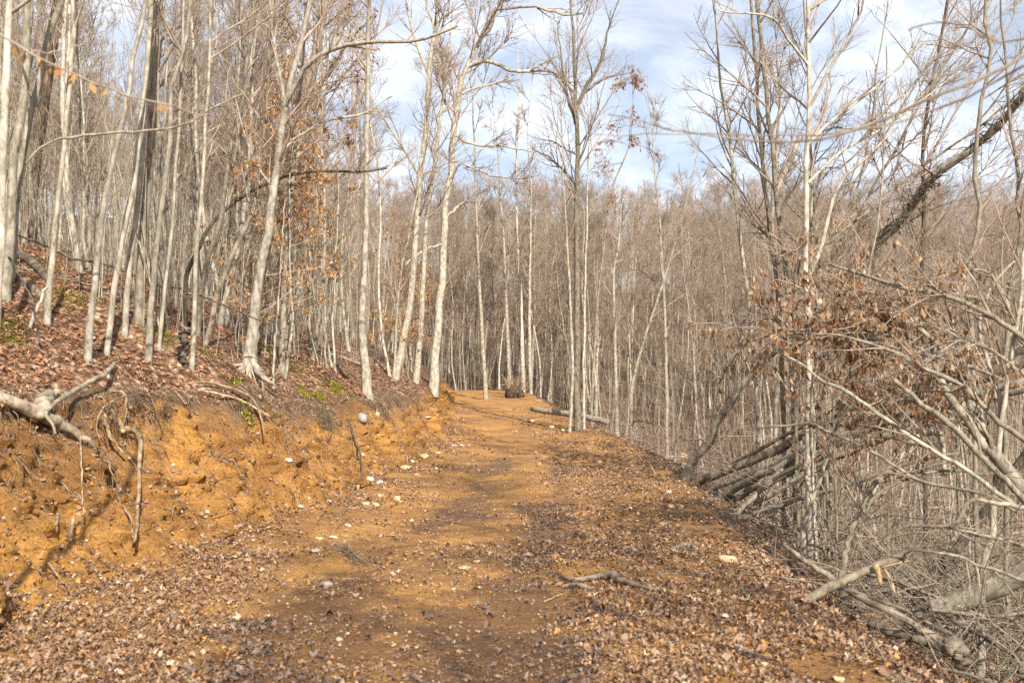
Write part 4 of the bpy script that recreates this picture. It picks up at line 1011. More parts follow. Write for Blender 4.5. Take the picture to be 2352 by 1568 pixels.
stick('fallen_log', 'thin dark pole crossing under the slanting pile at a steep angle', [(1664, 1212), (1720, 1150), (1790, 1084), (1850, 1040)], [12, 12, 10], 'grey', 13.6, 13.6, 'log')
stick('fallen_log', 'thick dark log behind the beech top at the right edge', [(2090, 905), (2190, 866), (2280, 832), (2380, 800)], [20, 24, 26], 'darklog', 13, 12, 'log', S=10, kink=.006)
stick('fallen_log', 'splintered pale log running to the right edge above the bent beech', [(2020, 930), (2130, 905), (2230, 872), (2300, 850), (2380, 818)], [16, 26, 32], 'deadwood', 11.6, 10.6, 'log', S=10, kink=.008)
stick('fallen_log', 'pale grey log as thick as a barrel lying at the lower right edge', [(2085, 1425), (2140, 1403), (2214, 1376), (2289, 1348), (2352, 1318), (2420, 1290)], [46, 48, 46, 44], 'pale', 8.6, 8.0, 'log', S=12, kink=.006)
stick('fallen_log', 'dark log with a broken pale end below the fallen branch at lower right', [(1996, 1432), (2040, 1446), (2089, 1460), (2169, 1483), (2200, 1492)], [20, 22, 22, 24], 'darklog', 7.6, 7.2, 'log', S=10, kink=.006)
stick('fallen_branch', 'long brown branch lying downhill across the lower right brush', [(1800, 1250), (1851, 1288), (1919, 1331), (1976, 1371), (2064, 1413), (2160, 1468)], [9, 13, 16, 17, 17], 'deadwood', 8.6, 7.3, 'branch', twigs=(4, 3, .2, .5))
r_ = stick('sawn_pole', 'smooth brown pole with a sawn yellow end sticking up from the road edge', [(1826, 1393), (1880, 1360), (1939, 1331), (2014, 1298), (2076, 1274)], [20, 21, 20, 18], 'deadwood', 7.5, 7.9, 'pole', S=12, kink=.003, rough=.015, cut=1)
def splinter(path, w, Y):
    P = smooth_path([at(x, y, Y) for x, y in path], 8); R = np.interp(np.linspace(0, 1, 8), np.linspace(0, 1, len(w)), [wid(a, Y) for a in w])
    mb = MB(); v, q, t = tube(P, R, 6, cap=True, rough=.08); mb.add(v, q, t); c = mb.build('splinter', M['cutwood'], r_, np.array(r_.location))
splinter([(2010, 1296), (2018, 1318), (2022, 1342)], [15, 13, 9], 7.7)
splinter([(2028, 1300), (2045, 1330), (2055, 1360)], [9, 8, 4], 7.75)
splinter([(2030, 1300), (2070, 1290), (2090, 1286)], [4, 4, 2], 7.7)
stick('stump_piece', 'knobby weathered stump piece at the lower right corner', [(2155, 1490), (2180, 1480), (2200, 1492), (2215, 1530)], [26, 48, 44, 30], 'deadwood', 7.1, 7.0, 'stump', S=10, kink=.006, rough=.1)
stick('fallen_log', 'dark weathered log half buried in leaves near the bottom right', [(2030, 1500), (2060, 1520), (2085, 1545), (2110, 1580)], [20, 22, 20], 'grey', 6.9, 6.6, 'log', kink=.006)

BT = 'stems of the toppled beech'
tb_l = [
 ('stout grey main stem of the toppled beech rising from the right edge', [(2400, 1190), (2352, 1128), (2326, 1093), (2276, 1034), (2251, 1000), (2234, 940), (2224, 905), (2194, 833), (2165, 800), (2100, 745), (2070, 738)], [40, 34, 28, 22, 17, 12, 9], 'pale', 8.4, 8.8),
 ('second stem of the toppled beech forking left from the main one', [(2262, 1030), (2230, 975), (2200, 935), (2176, 903), (2160, 870), (2151, 840), (2130, 800)], [20, 19, 17, 14, 10], 'pale', 8.2, 8.9),
 ('smooth pale branch ending broken in mid air inside the toppled beech top', [(2352, 1150), (2315, 1105), (2264, 1058), (2210, 1000), (2164, 958), (2114, 925), (2080, 895), (2054, 871)], [15, 14, 14, 13, 12], 'pale', 7.9, 7.7),
 ('long straight branch fanning from the right edge to the centre of the beech top', [(2400, 1050), (2352, 1008), (2289, 963), (2226, 900), (2176, 868), (2101, 833), (2060, 810), (2000, 790), (1930, 770), (1850, 765)], [13, 12, 11, 10, 6, 4], 'pale', 7.8, 8.2),
 ('long thin branch sweeping from the lower right up to the left over the log pile', [(2330, 1160), (2226, 1083), (2101, 1008), (2039, 965), (1939, 895), (1889, 875), (1839, 833), (1800, 815)], [11, 10, 10, 8, 5], 'pale', 7.7, 8.6),
 ('long thin branch sweeping left low across the log pile', [(2330, 1172), (2264, 1135), (2180, 1118), (2114, 1103), (2039, 1058), (1971, 1018), (1901, 990), (1869, 975), (1814, 975), (1740, 982)], [9, 8, 8, 7, 4], 'grey', 7.6, 8.8),
 ('arching branch crowning the toppled beech top', [(2420, 820), (2352, 777), (2310, 746), (2226, 699), (2142, 672), (2067, 659), (2010, 640), (1956, 622), (1900, 605)], [13, 12, 11, 9, 5], 'grey', 8.2, 9.0),
 ('arched thin branch ending in a drooping tip right of the beech top', [(2400, 890), (2344, 854), (2277, 804), (2209, 784), (2159, 790), (2108, 811), (2080, 840)], [10, 9, 7, 4], 'grey', 8.0, 8.4),
 ('high thin hoop of a branch near the right edge', [(2360, 800), (2337, 767), (2310, 692), (2270, 625), (2209, 622), (2142, 630), (2080, 650)], [9, 8, 6, 4], 'grey', 8.4, 9),
 ('upright pale branch of the beech top leaning slightly left', [(2262, 1010), (2250, 940), (2226, 880), (2210, 830), (2195, 780), (2180, 700)], [13, 12, 9, 6], 'white', 8.5, 8.9),
 ('pale twisting branch standing on the toppled trunk near the right edge', [(2300, 970), (2292, 900), (2270, 830), (2250, 760), (2258, 700), (2290, 640), (2330, 600)], [10, 9, 8, 5], 'white', 8.6, 8.9),
 ('fine arching branch drooping over the road edge at far left of the brush', [(2300, 870), (2200, 830), (2060, 800), (1960, 768), (1850, 765), (1768, 770), (1710, 795), (1680, 830), (1650, 880)], [8, 8, 7, 6, 5, 3], 'grey', 8.4, 10.5),
 ('hooked branch at the right edge below the toppled beech', [(2420, 1180), (2352, 1165), (2290, 1155), (2238, 1146), (2215, 1165), (2200, 1200), (2180, 1260)], [12, 11, 10, 9, 6], 'deadwood', 7.4, 7.5),
 ('low arched stem crossing the thicket toward the right edge', [(2014, 1255), (2040, 1225), (2089, 1206), (2130, 1206), (2189, 1213), (2260, 1228), (2352, 1252), (2420, 1270)], [6, 7, 8, 9], 'grey', 7.6, 7.2),
 ('low wavy stem below the arched one in the lower right', [(2075, 1290), (2081, 1270), (2105, 1262), (2201, 1276), (2240, 1295), (2289, 1308), (2352, 1330), (2420, 1345)], [5, 7, 8, 9], 'grey', 7.5, 7.0),
 ('dark thin arched stem in the middle of the thicket', [(1985, 1180), (2010, 1140), (2070, 1104), (2130, 1085), (2200, 1080), (2270, 1090)], [7, 8, 7, 5], 'grey', 8.0, 8.2),
 ('bent pale bough hooping over below the log pile', [(1990, 1150), (2020, 1105), (2070, 1045), (2110, 1000), (2150, 990), (2165, 1020), (2170, 1090)], [15, 15, 14, 12, 10], 'pale', 9.2, 9.2),
]
tbr = at(2400, 1190, 8.4); tbr[2] = H(tbr[0], tbr[1]); tbr = tag(empty('toppled_beech', tbr), 'toppled beech fanning pale stems and a leafy top over the log pile', 'tree')
def under(root, o):
    o.location = o.location - root.location; o.parent = root
    for k_ in ('category', 'group'):
        if k_ in o: del o[k_]
for k, (lb_, p_, w_, m_, y0, y1) in enumerate(tb_l):
    o = stick('stem', lb_, p_, w_, m_, y0, y1, None, twigs=((8, 4, .4, .9, .01) if k in (0, 3, 4, 6, 7, 8, 9, 11) else (4, 3, .25, .6, .02)), kink=.0035, K=26,
          leaf=((1.2, .07, TAN, 1.7) if k in (0, 3, 6, 11) else ((.6, .065, TAN, 1.7) if k in (4, 7, 9) else None)), rough=.03)
    under(tbr, o)
# the matted top of the toppled beech, its leaves still on
def brush_top(label, c, Y, n, spread, leafn, dirn, name='brush_top'):
    b = at(*c, Y) if Y else ground_at(*c) + np.array((0, 0, .1)); m = n
    P0 = b + rng.normal(size=(m, 3)) * np.array(spread)
    d = np.array(dirn) + rng.normal(0, .45, (m, 3)); d /= np.linalg.norm(d, axis=1, keepdims=True)
    K = 7; P = np.empty((m, K, 3)); P[:, 0] = P0
    st = (.3 + .8 * rng.random(m)) / (K - 1)
    for k in range(1, K):
        d = d + .14 * rng.normal(size=(m, 3)); d[:, 2] -= .04; d /= np.linalg.norm(d, axis=1, keepdims=True); P[:, k] = P[:, k - 1] + d * st[:, None]
    P[..., 2] = np.maximum(P[..., 2], land(P[..., 0].ravel(), P[..., 1].ravel()).reshape(P.shape[:2]) + .02)
    R = (.004 + .006 * rng.random(m))[:, None] * np.linspace(1, .4, K)[None]
    mb = MB(); v, q, _ = tube(P, R, 4); mb.add(v, q)
    P2, R2 = sprout(P, R, 4, 4, .1, .95, .15, .5, 25, 65, .16, 0, .6, .0018); v, q, _ = tube(P2, R2, 3); mb.add(v, q)
    o = mb.build(name, M['twig'], None, b); tag(o, label, 'brushwood', kind='stuff')
    if leafn:
        lb = MB(); leaves_on(lb, P2, leafn * 1.7, .075, TAN, 1.9, .1); lb.build('foliage', M['leaf'], o, b, smooth=False)
    return o
def leafy_top(*a):
    o = brush_top(*a, name='leafy_top'); under(tbr, o)
leafy_top('dense mat of dead brown leaves and twigs in the middle of the toppled beech top', (2030, 765), 9.4, 130, (.42, .5, .2), 2.6, (-.7, 0, .2))
leafy_top('darker leafy brush hanging under the beech top above the log pile', (2090, 890), 9.8, 45, (.26, .4, .1), 2.6, (-.5, 0, -.3))
brush_top('bare brushwood heap at the road edge beyond the broken leaning trunk', (1450, 1006), None, 130, (.8, .8, .2), .0, (.3, 0, .25))
brush_top('brushwood on the road edge left of the broken leaning trunk', (1535, 1030), None, 60, (.5, .6, .1), .1, (.3, 0, .3))
# brush covering the valley side: stems, broken branches and whips too many to count
def tangle(name, label, n, Yr, er, zr_, r, mat, ln=(.8, 2.6), flat=.35):
    Y = Yr[0] + (Yr[1] - Yr[0]) * rng.random(n); _, b_, _, _, _ = tabs(Y); x = b_ + er[0] + (er[1] * (.6 + Y / 22) - er[0]) * rng.random(n)
    z = land(x, Y) + zr_ * rng.random(n) ** 2.0
    P = np.empty((n, 8, 3)); P[:, 0] = np.stack([x, Y, z], 1)
    d = rng.normal(size=(n, 3)); d[:, 2] = np.abs(d[:, 2]) * flat * 2 * rng.random(n); d /= np.linalg.norm(d, axis=1, keepdims=True)
    st = (ln[0] + (ln[1] - ln[0]) * rng.random(n)) / 7
    for k in range(1, 8):
        d = d + .15 * rng.normal(size=(n, 3)); d[:, 2] -= .05; d /= np.linalg.norm(d, axis=1, keepdims=True); P[:, k] = P[:, k - 1] + d * st[:, None]
    P[..., 2] = np.maximum(P[..., 2], land(P[..., 0].ravel(), P[..., 1].ravel()).reshape(P.shape[:2]) + .01)
    R = (r * (.35 + rng.random(n) ** 2))[:, None] * np.linspace(1, .35, 8)[None]
    mb = MB(); v, q, _ = tube(P, R, 5); mb.add(v, q)
    P2, R2 = sprout(P, R, 3, 5, .1, .95, ln[0] * .3, ln[1] * .35, 25, 65, .15, .0, .6, .002); v, q, _ = tube(P2, R2, 3); mb.add(v, q)
    tag(mb.build(name, M[mat]), label, 'brush', kind='stuff')
tangle('brush', 'grey fallen branches matted over the slope below the road', 230, (5.5, 16), (.9, 4.5), .5, .014, 'deadwood')
tangle('brush', 'fine brown twigs matted over the slope below the road', 620, (5.5, 22), (.5, 6), .7, .006, 'twig', (.5, 1.8), .6)
tangle('brush', 'thin grey whips leaning through the slope below the road', 330, (7, 18), (1.2, 5), .5, .008, 'grey', (.9, 2.4), 1.6)
tangle('brush', 'dark dead limbs lying on the slope below the road', 150, (6, 18), (1.3, 5), .5, .022, 'darklog', (.8, 2.4), .3)
tangle('brush', 'arching grey stems springing out of the slope below the road', 190, (6.5, 13.5), (1.3, 4.6), .35, .011, 'grey', (1.2, 2.6), 1.0)
tangle('brush', 'bare brown twigs massed in the thicket below the road', 300, (8, 17), (1.6, 5), 1.1, .006, 'darklog', (.7, 1.9), .8)
tangle('brush', 'dead branches lying along the valley beyond the log pile', 420, (16, 40), (.8, 7), .8, .03, 'greytwig', (1, 3.5), .3)

# the blurred overhanging bough close to the camera
def near_tree(name, label, base, paths, widths, mat, group=None, leaf=None):
    b = np.array((base[0], base[1], H(base[0], base[1])))
    root = tag(empty(name, b), label, 'tree', group)
    first = paths[0][0]; j = at(first[0], first[1], first[2])
    P = smooth_path([b - np.array((0, 0, .1)), b + np.array((.02, .0, .9)), (b + j) / 2 + np.array((.12, 0, .3)), j, j + np.array((.3, .2, 1.2)), j + np.array((.35, .3, 2.6))], 16)
    R = np.linspace(.045, .012, 16); tb = MB(); v, q, _ = tube(P, R, 8); tb.add(v, q); tb.build('trunk', M[mat], root, b)
    cb = MB(); lb = MB(); n_l = 0
    for pth, w in zip(paths, widths):
        pp = smooth_path([at(x, y, Y) for x, y, Y in pth], 16); r = np.interp(np.linspace(0, 1, 16), np.linspace(0, 1, len(w)), w) * .5 * KPX / F_PX * pp[:, 1]
        pp[1:] += rng.normal(0, .004, (15, 3)); v, q, _ = tube(pp, r, 6); cb.add(v, q)
        P2, R2 = sprout(pp[None], r[None], 4, 4, .3, .95, .1, .35, 25, 60, .12, .02, .5, .0012); v, q, _ = tube(P2, R2, 4); cb.add(v, q)
        if leaf and n_l == 0: leaves_on(lb, pp[None], leaf[0], leaf[1], ORANGE, 1.1, .05); n_l = 1
    cb.build('crown', M['greytwig'], root, b)
    if leaf: lb.build('foliage', M['leaf'], root, b, smooth=False)
near_tree('overhanging_sapling', 'blurred near sapling whose boughs reach in from the right edge across the sky', (2.45, 3.4),
          [[(2440, 80, 3.3), (2352, 125, 3.3), (2250, 180, 3.3), (2150, 222, 3.3), (2050, 265, 3.35), (1950, 300, 3.4), (1830, 325, 3.45), (1700, 318, 3.5), (1560, 300, 3.55), (1400, 262, 3.6)],
           [(2352, 150, 3.35), (2240, 215, 3.4), (2130, 262, 3.5), (2000, 300, 3.55), (1870, 312, 3.6), (1700, 308, 3.65), (1560, 305, 3.7), (1440, 310, 3.75), (1370, 305, 3.75)],
           [(2420, 60, 3.4), (2300, 95, 3.5), (2180, 50, 3.6), (2080, 70, 3.7)], [(1560, 300, 3.55), (1510, 285, 3.55), (1498, 225, 3.55)]],
          [[10, 8, 6, 4, 2.5], [6, 4, 3, 2], [5, 4, 3], [3, 2]], 'grey')
near_tree('leafy_sapling', 'blurred near twig strung with orange leaves reaching in from the left edge', (-3.3, 4.6),
          [[(-60, 50, 4.2), (0, 78, 4.2), (61, 118, 4.2), (135, 155, 4.25), (216, 189, 4.3), (280, 215, 4.3), (398, 246, 4.4), (470, 265, 4.5)], [(61, 118, 4.2), (130, 120, 4.3), (200, 95, 4.4)]],
          [[6, 5, 4, 3], [4, 3]], 'grey', leaf=(26, .06))
stick('long_branch', 'long thin arched branch crossing the poles at upper left', [(60, 375), (95, 335), (135, 318), (236, 307), (354, 297), (422, 287), (460, 265), (506, 240), (560, 215)], [5, 6, 6, 5, 3], 'grey', 8.5, 9.5, 'branch', twigs=(6, 3, .3, .8))
stick('leaning_pole', 'dark fallen pole slanting down to the right across the poles of the left slope', [(20, 530), (70, 550), (162, 591), (253, 608), (354, 652), (439, 669), (540, 712), (620, 745)], [5, 5, 4, 4, 3], 'darklog', 13, 15, 'pole')
stick('mossy_log', 'reddish brown log lying on the slope behind the leftmost trunks', [(35, 578), (60, 592), (88, 615), (108, 640)], [22, 22, 18], 'darklog', 15.5, 14.5, 'log', rest=True, kink=.006)
stick('mossy_log', 'dark mossy log lying at the left edge below the leftmost trunks', [(-20, 700), (30, 712), (70, 728), (112, 742)], [20, 22, 18], 'darklog', 12.3, 11.8, 'log', rest=True, kink=.006)
stick('leaning_pole', 'white stick leaning right against the slope near the left edge', [(45, 818), (62, 765), (88, 700), (108, 655)], [8, 8, 7], 'white', 10.2, 10.6, 'pole')
stick('fallen_branch', 'thin dark stick leaning over the left slope between trunks', [(20, 590), (50, 640), (75, 690), (82, 745), (95, 790)], [5, 5, 4], 'furrow', 10.5, 10, 'branch')
stick('fallen_log', 'pale grey log lying across the far right edge of the road near the crest', [(1222, 938), (1260, 944), (1310, 950), (1350, 958), (1398, 968)], [13, 14, 15, 14], 'pale', 36, 33, 'log', S=10)
for k in range(9):
    px, py, l = [(520, 690, 90), (560, 712, 110), (300, 690, 130), (150, 640, 120), (230, 660, 100), (720, 790, 90), (760, 812, 80), (250, 715, 110), (480, 640, 100)][k]
    g = ground_at(px, py + 20); a = -.35 + .5 * rng.random()
    stick('fallen_log', 'dead log lying among the trunks on the left slope', [(px - l, py - 22 + 40 * a), (px, py), (px + l, py + 26)], [4, 5, 4], ('deadwood', 'darklog', 'grey')[k % 3], g[1], g[1] + .8, 'log', rest=True, group='dead logs among the trunks on the left slope')

# ------------------------------------------------------------------ roots, stump and moss on the bank
def root_path(name, label, path, w, mat='rootwood', cat='root', off=.06, kink=.004, S=7, cap=True, K=20, rough=.08):
    pts = []
    for x, y in path:
        g = ground_at(x, y); d = ray(x, y); pts.append(g - d / np.linalg.norm(d) * off)
    # keep the depth changing gently
    Yv = np.array([p[1] for p in pts]); Yv = np.convolve(np.pad(Yv, 1, mode='edge'), [.3, .4, .3], mode='valid'); Yv = np.minimum(Yv, np.array([p[1] for p in pts]) - .02)
    P = smooth_path([at(x, y, Yv[k]) for k, (x, y) in enumerate(path)], K)
    R = np.interp(np.linspace(0, 1, K), np.linspace(0, 1, len(w)), w) * .5 * KPX / F_PX * P[:, 1]
    P[1:-1] += rng.normal(0, kink, (K - 2, 3)); b = P[0].copy()
    mb = MB(); v, q, t = tube(P, R, S, cap=cap, rough=rough); mb.add(v, q, t)
    return tag(mb.build(name, M[mat], None, b), label, cat)
root_path('root_log', 'thick pale root log jutting from the bank at the left edge', [(-30, 895), (0, 910), (40, 928), (88, 952), (130, 968), (165, 985), (200, 1012), (228, 1038)], [26, 28, 32, 24, 15, 8], 'deadwood', off=.2, kink=.01, S=12, rough=.14)
root_path('root_stub', 'knobby stub of root standing up from the pale root log', [(92, 960), (96, 935), (104, 912), (118, 900), (140, 902)], [28, 32, 28, 14], 'deadwood', off=.25, kink=.012, S=12, rough=.16)
root_path('dead_branch', 'dark grey crooked branch hanging down over the root log', [(266, 832), (240, 858), (207, 876), (170, 898), (140, 916), (110, 940), (104, 950), (118, 972), (127, 995)], [9, 11, 12, 13, 12, 10, 6], 'grey', 'branch', off=.42)
root_path('root', 'pale root bent at a right angle and hanging straight down the bank', [(280, 985), (300, 988), (316, 992), (322, 1010), (320, 1083), (317, 1158), (312, 1223), (307, 1254)], [16, 14, 10, 9, 9, 9, 8], off=.16)
root_path('root', 'thick root dropping to the elbow of the bent root', [(256, 940), (268, 958), (278, 975), (284, 990)], [8, 9, 11], off=.18)
root_path('root', 'crooked root hanging left of the bent root', [(240, 952), (246, 980), (252, 1000), (264, 1016), (285, 1040)], [11, 9, 7, 4], off=.14)
root_path('root', 'thin wavy root running down to the foot of the bent root', [(245, 1038), (255, 1080), (270, 1115), (274, 1150), (297, 1183), (304, 1215), (308, 1240)], [3, 4, 5, 5, 4], off=.1)
root_path('root', 'hair thin root hanging straight down left of the bent root', [(185, 1000), (188, 1060), (189, 1130), (191, 1180), (188, 1225)], [4, 4, 3], off=.12)
root_path('root', 'short pale root stub low on the bank, left one of two', [(134, 1180), (130, 1195), (131, 1220)], [8, 8, 6], off=.1)
root_path('root', 'short thick root stub low on the bank, right one of two', [(168, 1190), (165, 1212), (161, 1240)], [9, 9, 9], off=.1)
root_path('root', 'forked pale root near the top of the bank in the left third', [(250, 895), (285, 902), (290, 930), (284, 985), (288, 1020)], [5, 6, 5, 3], off=.12)
root_path('root', 'loop of thin root at the top of the bank above the bent root', [(290, 905), (250, 925), (228, 950), (222, 985), (228, 1010)], [4, 4, 3], off=.1)
root_path('root', 'slanting root low in the leaves at the left foot of the bank', [(110, 1290), (135, 1325), (155, 1345), (165, 1372)], [6, 5, 3], off=.06)
root_path('root', 'pair of pale roots trailing over the bank rim left of the ferny moss', [(450, 877), (495, 880), (540, 893), (580, 915), (600, 960), (608, 1005)], [6, 6, 5, 3], off=.1)
root_path('root', 'root running along the rim toward the flared beech', [(455, 895), (510, 905), (555, 918), (590, 938), (620, 955)], [5, 5, 4], off=.1)
root_path('root', 'dark root hanging down the orange face under the rim trunk', [(802, 965), (812, 1000), (826, 1035), (830, 1070), (832, 1100)], [4, 5, 4, 3], 'darklog', off=.1)
root_path('root', 'pale root hanging below the far part of the rim', [(900, 1010), (925, 1025), (935, 1050), (932, 1068)], [4, 4, 3], off=.1)
# fine roots and torn turf along the rim
def fringe(n, rr=(.0022, .004), tr=.5, far=26, ll=.5):
    Y = 5.3 + far * rng.random(n) ** 1.5; a, _, w_, rz_, zr_ = tabs(Y)
    dens = fbm2(Y, Y * 0, .9, 3, 1.3) + .3 * np.exp(-((Y - 12.5) / 1.0) ** 2)
    k = rng.random(n) < np.clip(.55 + .9 * dens, .12, 1); Y, a, w_, rz_, zr_ = [q[k] for q in (Y, a, w_, rz_, zr_)]
    n = len(Y); t = .99 - tr * rng.random(n) ** 1.7
    ri = np.clip(np.searchsorted(Ys, Y), 0, nr_ - 1); ci = np.clip((c0 + (1 - t) * NB).astype(int), 0, nc_ - 2)
    P = np.empty((n, 6, 3)); P[:, 0] = G[ri, ci] + np.array((.01, -.01, .02)); P[:, 0] += rng.normal(0, .03, (n, 3)) * np.array((.3, 1, .3))
    d = np.stack([.5 + .4 * rng.normal(size=n), .55 * rng.normal(size=n), -.55 + .4 * rng.normal(size=n)], 1)
    ln = (.12 + ll * rng.random(n) ** 2) / 5
    for k in range(1, 6):
        d = d + .24 * rng.normal(size=(n, 3)); d[:, 2] -= .3; d /= np.linalg.norm(d, axis=1, keepdims=True); P[:, k] = P[:, k - 1] + d * ln[:, None]
        gz = land(P[:, k, 0], P[:, k, 1]) + .015; P[:, k, 2] = np.maximum(P[:, k, 2], gz)
    R = (rr[0] + rr[1] * rng.random(n) ** 3)[:, None] * np.linspace(1, .5, 6)[None]
    mb = MB(); v, q, _ = tube(P, R, 3); mb.add(v, q)
    return mb
fb = fringe(4200)
tag(fb.build('root_fringe', M['twig']), 'fine torn roots hanging along the rim of the cut bank', 'roots', kind='stuff')
fb = fringe(900, (.002, .006), .85, 9, .4)
tag(fb.build('root_fringe', M['rootwood']), 'pale roots and root scraps sticking out of the near bank face', 'roots', kind='stuff')
def turf_clump(label, c, n, sx, h):
    g = ground_at(*c); P = np.empty((n, 6, 3)); P[:, 0] = g + np.stack([.1 + .06 * rng.normal(size=n), sx * rng.normal(size=n), .06 * rng.normal(size=n)], 1)
    d = np.stack([.45 + .35 * rng.normal(size=n), -.2 + .35 * rng.normal(size=n), -.6 + .3 * rng.normal(size=n)], 1); ln = h * (.25 + 1.1 * rng.random(n) ** 1.7) / 5
    for k in range(1, 6):
        d = d + .38 * rng.normal(size=(n, 3)); d[:, 2] -= .6; d /= np.linalg.norm(d, axis=1, keepdims=True); P[:, k] = P[:, k - 1] + d * ln[:, None]
    mb = MB(); v, q, _ = tube(P, (.002 + .005 * rng.random(n) ** 3)[:, None] * np.linspace(1, .5, 6)[None], 3); mb.add(v, q)
    tag(mb.build('turf_overhang', M['brown'], None, g, True), label, 'turf', kind='stuff')
turf_clump('curtain of dark torn roots hanging under the ferny moss', (728, 948), 150, .34, .6)
turf_clump('small dark root mat hanging at the rim under the lone smooth trunk', (880, 945), 60, .4, .35)
turf_clump('dark root mat hanging from the rim above the bent root', (300, 905), 120, .7, .3)
def moss(label, c, n, rx, ry, cols, h=.05):
    g = ground_at(*c); n = int(n * 1.8); h = h * .42; x = g[0] + rx * rng.normal(size=n) * .3; y = g[1] + ry * rng.normal(size=n) * .3; z = land(x, y) + .015
    a = rng.random(n) * 6.28; s = h * (.5 + rng.random(n)); d = np.stack([np.cos(a), np.sin(a), 0 * a], 1) * (s * .8)[:, None]; e = np.stack([-np.sin(a), np.cos(a), 0 * a], 1) * (s * .28)[:, None]
    b = np.stack([x, y, z], 1); tip = b + d + np.array((0, 0, 1)) * (s * (.15 + .6 * rng.random(n)))[:, None]; mid = (b + tip) / 2 + np.array((0, 0, 1)) * (s * .25)[:, None]
    V = np.stack([b, mid - e, tip, mid + e], 1).reshape(-1, 3); k = np.arange(n)[:, None] * 4; T = np.concatenate([k + np.array([[0, 1, 2]]), k + np.array([[0, 2, 3]])])
    cc = np.asarray(cols)[rng.integers(0, len(cols), n)] * (.7 + .6 * rng.random((n, 1)))
    mb = MB(); mb.add(V - 0, t=T, c=np.repeat(cc, 4, 0)); tag(mb.build('moss_patch', M['moss'], None, g, False), label, 'moss', kind='stuff')
YG = [(.5, .47, .06), (.42, .43, .05), (.56, .52, .12), (.34, .37, .05)]; DG = [(.26, .27, .05), (.33, .31, .06), (.34, .28, .08)]
moss('bright yellow green fern spray on the rim right of the flared beech', (566, 893), 500, .26, .3, YG, .07)
moss('bright green spray, leftmost of the ferny moss above the root curtain', (700, 905), 340, .2, .25, YG, .06)
moss('bright green spray in the middle of the ferny moss above the root curtain', (735, 910), 420, .2, .25, YG, .06)
moss('bright green spray, upper right of the ferny moss above the root curtain', (772, 893), 520, .3, .3, YG, .06)
moss('dark olive moss beside the foot of the lone smooth trunk', (808, 910), 500, .22, .5, DG, .04)
moss('olive moss cushion on the rim left of the ferny moss', (690, 890), 380, .25, .3, DG, .04)
moss('thin moss tongue sliding over the rim below the ferny moss', (750, 950), 300, .14, .3, DG, .05)
moss('mossy patch on the slope beside the kinked pale trunk', (372, 770), 500, .45, .5, YG, .05)
moss('mossy patch behind the slim pole left of the big oak', (455, 798), 400, .4, .5, YG, .05)
moss('moss on the ground at the foot of the stout grey trunk', (260, 700), 500, .6, .6, YG, .05)
moss('moss on the slope behind the slim trunk at far left', (160, 682), 500, .6, .6, YG, .05)
moss('moss at the foot of the dark brown oak', (95, 600), 600, .8, .9, DG, .06)
moss('moss on the ground at the left edge beside the dark log', (20, 745), 500, .4, .4, DG, .05)
moss('small moss tuft at the left edge below the dark log', (15, 775), 360, .3, .3, DG, .05)
moss('moss at the foot of the big pinkish oak', (612, 795), 420, .5, .6, YG, .05)
moss('moss patch on the slope between the big oak and the lone smooth trunk', (680, 845), 420, .4, .6, DG, .05)

# ------------------------------------------------------------------ stones
def stone(label, c, wpx, mat, sq=.7, deep=.3, elong=1.0):
    g = ground_at(*c); r = wid(wpx, g[1])
    bm = bmesh.new(); bmesh.ops.create_icosphere(bm, subdivisions=2, radius=1.0)
    V = np.array([v.co[:] for v in bm.verts]); F = [[v.index for v in f.verts] for f in bm.faces]; bm.free()
    for k in range(11):
        n_ = rng.normal(size=3); n_ /= np.linalg.norm(n_); dd = .5 + .3 * rng.random(); over = np.maximum(V @ n_ - dd, 0); V = V - over[:, None] * n_ * .96
    V = V + .03 * rng.normal(size=V.shape)
    V = V * np.array((1.25 * elong, 1.0, sq)) * r / .95; a = rng.normal(0, .4); ca, sa = math.cos(a), math.sin(a)
    V = np.stack([V[:, 0] * ca - V[:, 1] * sa, V[:, 0] * sa + V[:, 1] * ca, V[:, 2] + V[:, 0] * rng.normal(0, .12)], 1)
    mb = MB(); mb.add(V + g + np.array((0, 0, r * sq * (1 - 2 * deep) * .9)), t=F)
    return tag(mb.build('stone', M[mat], None, g, False), label, 'stone', 'stones')
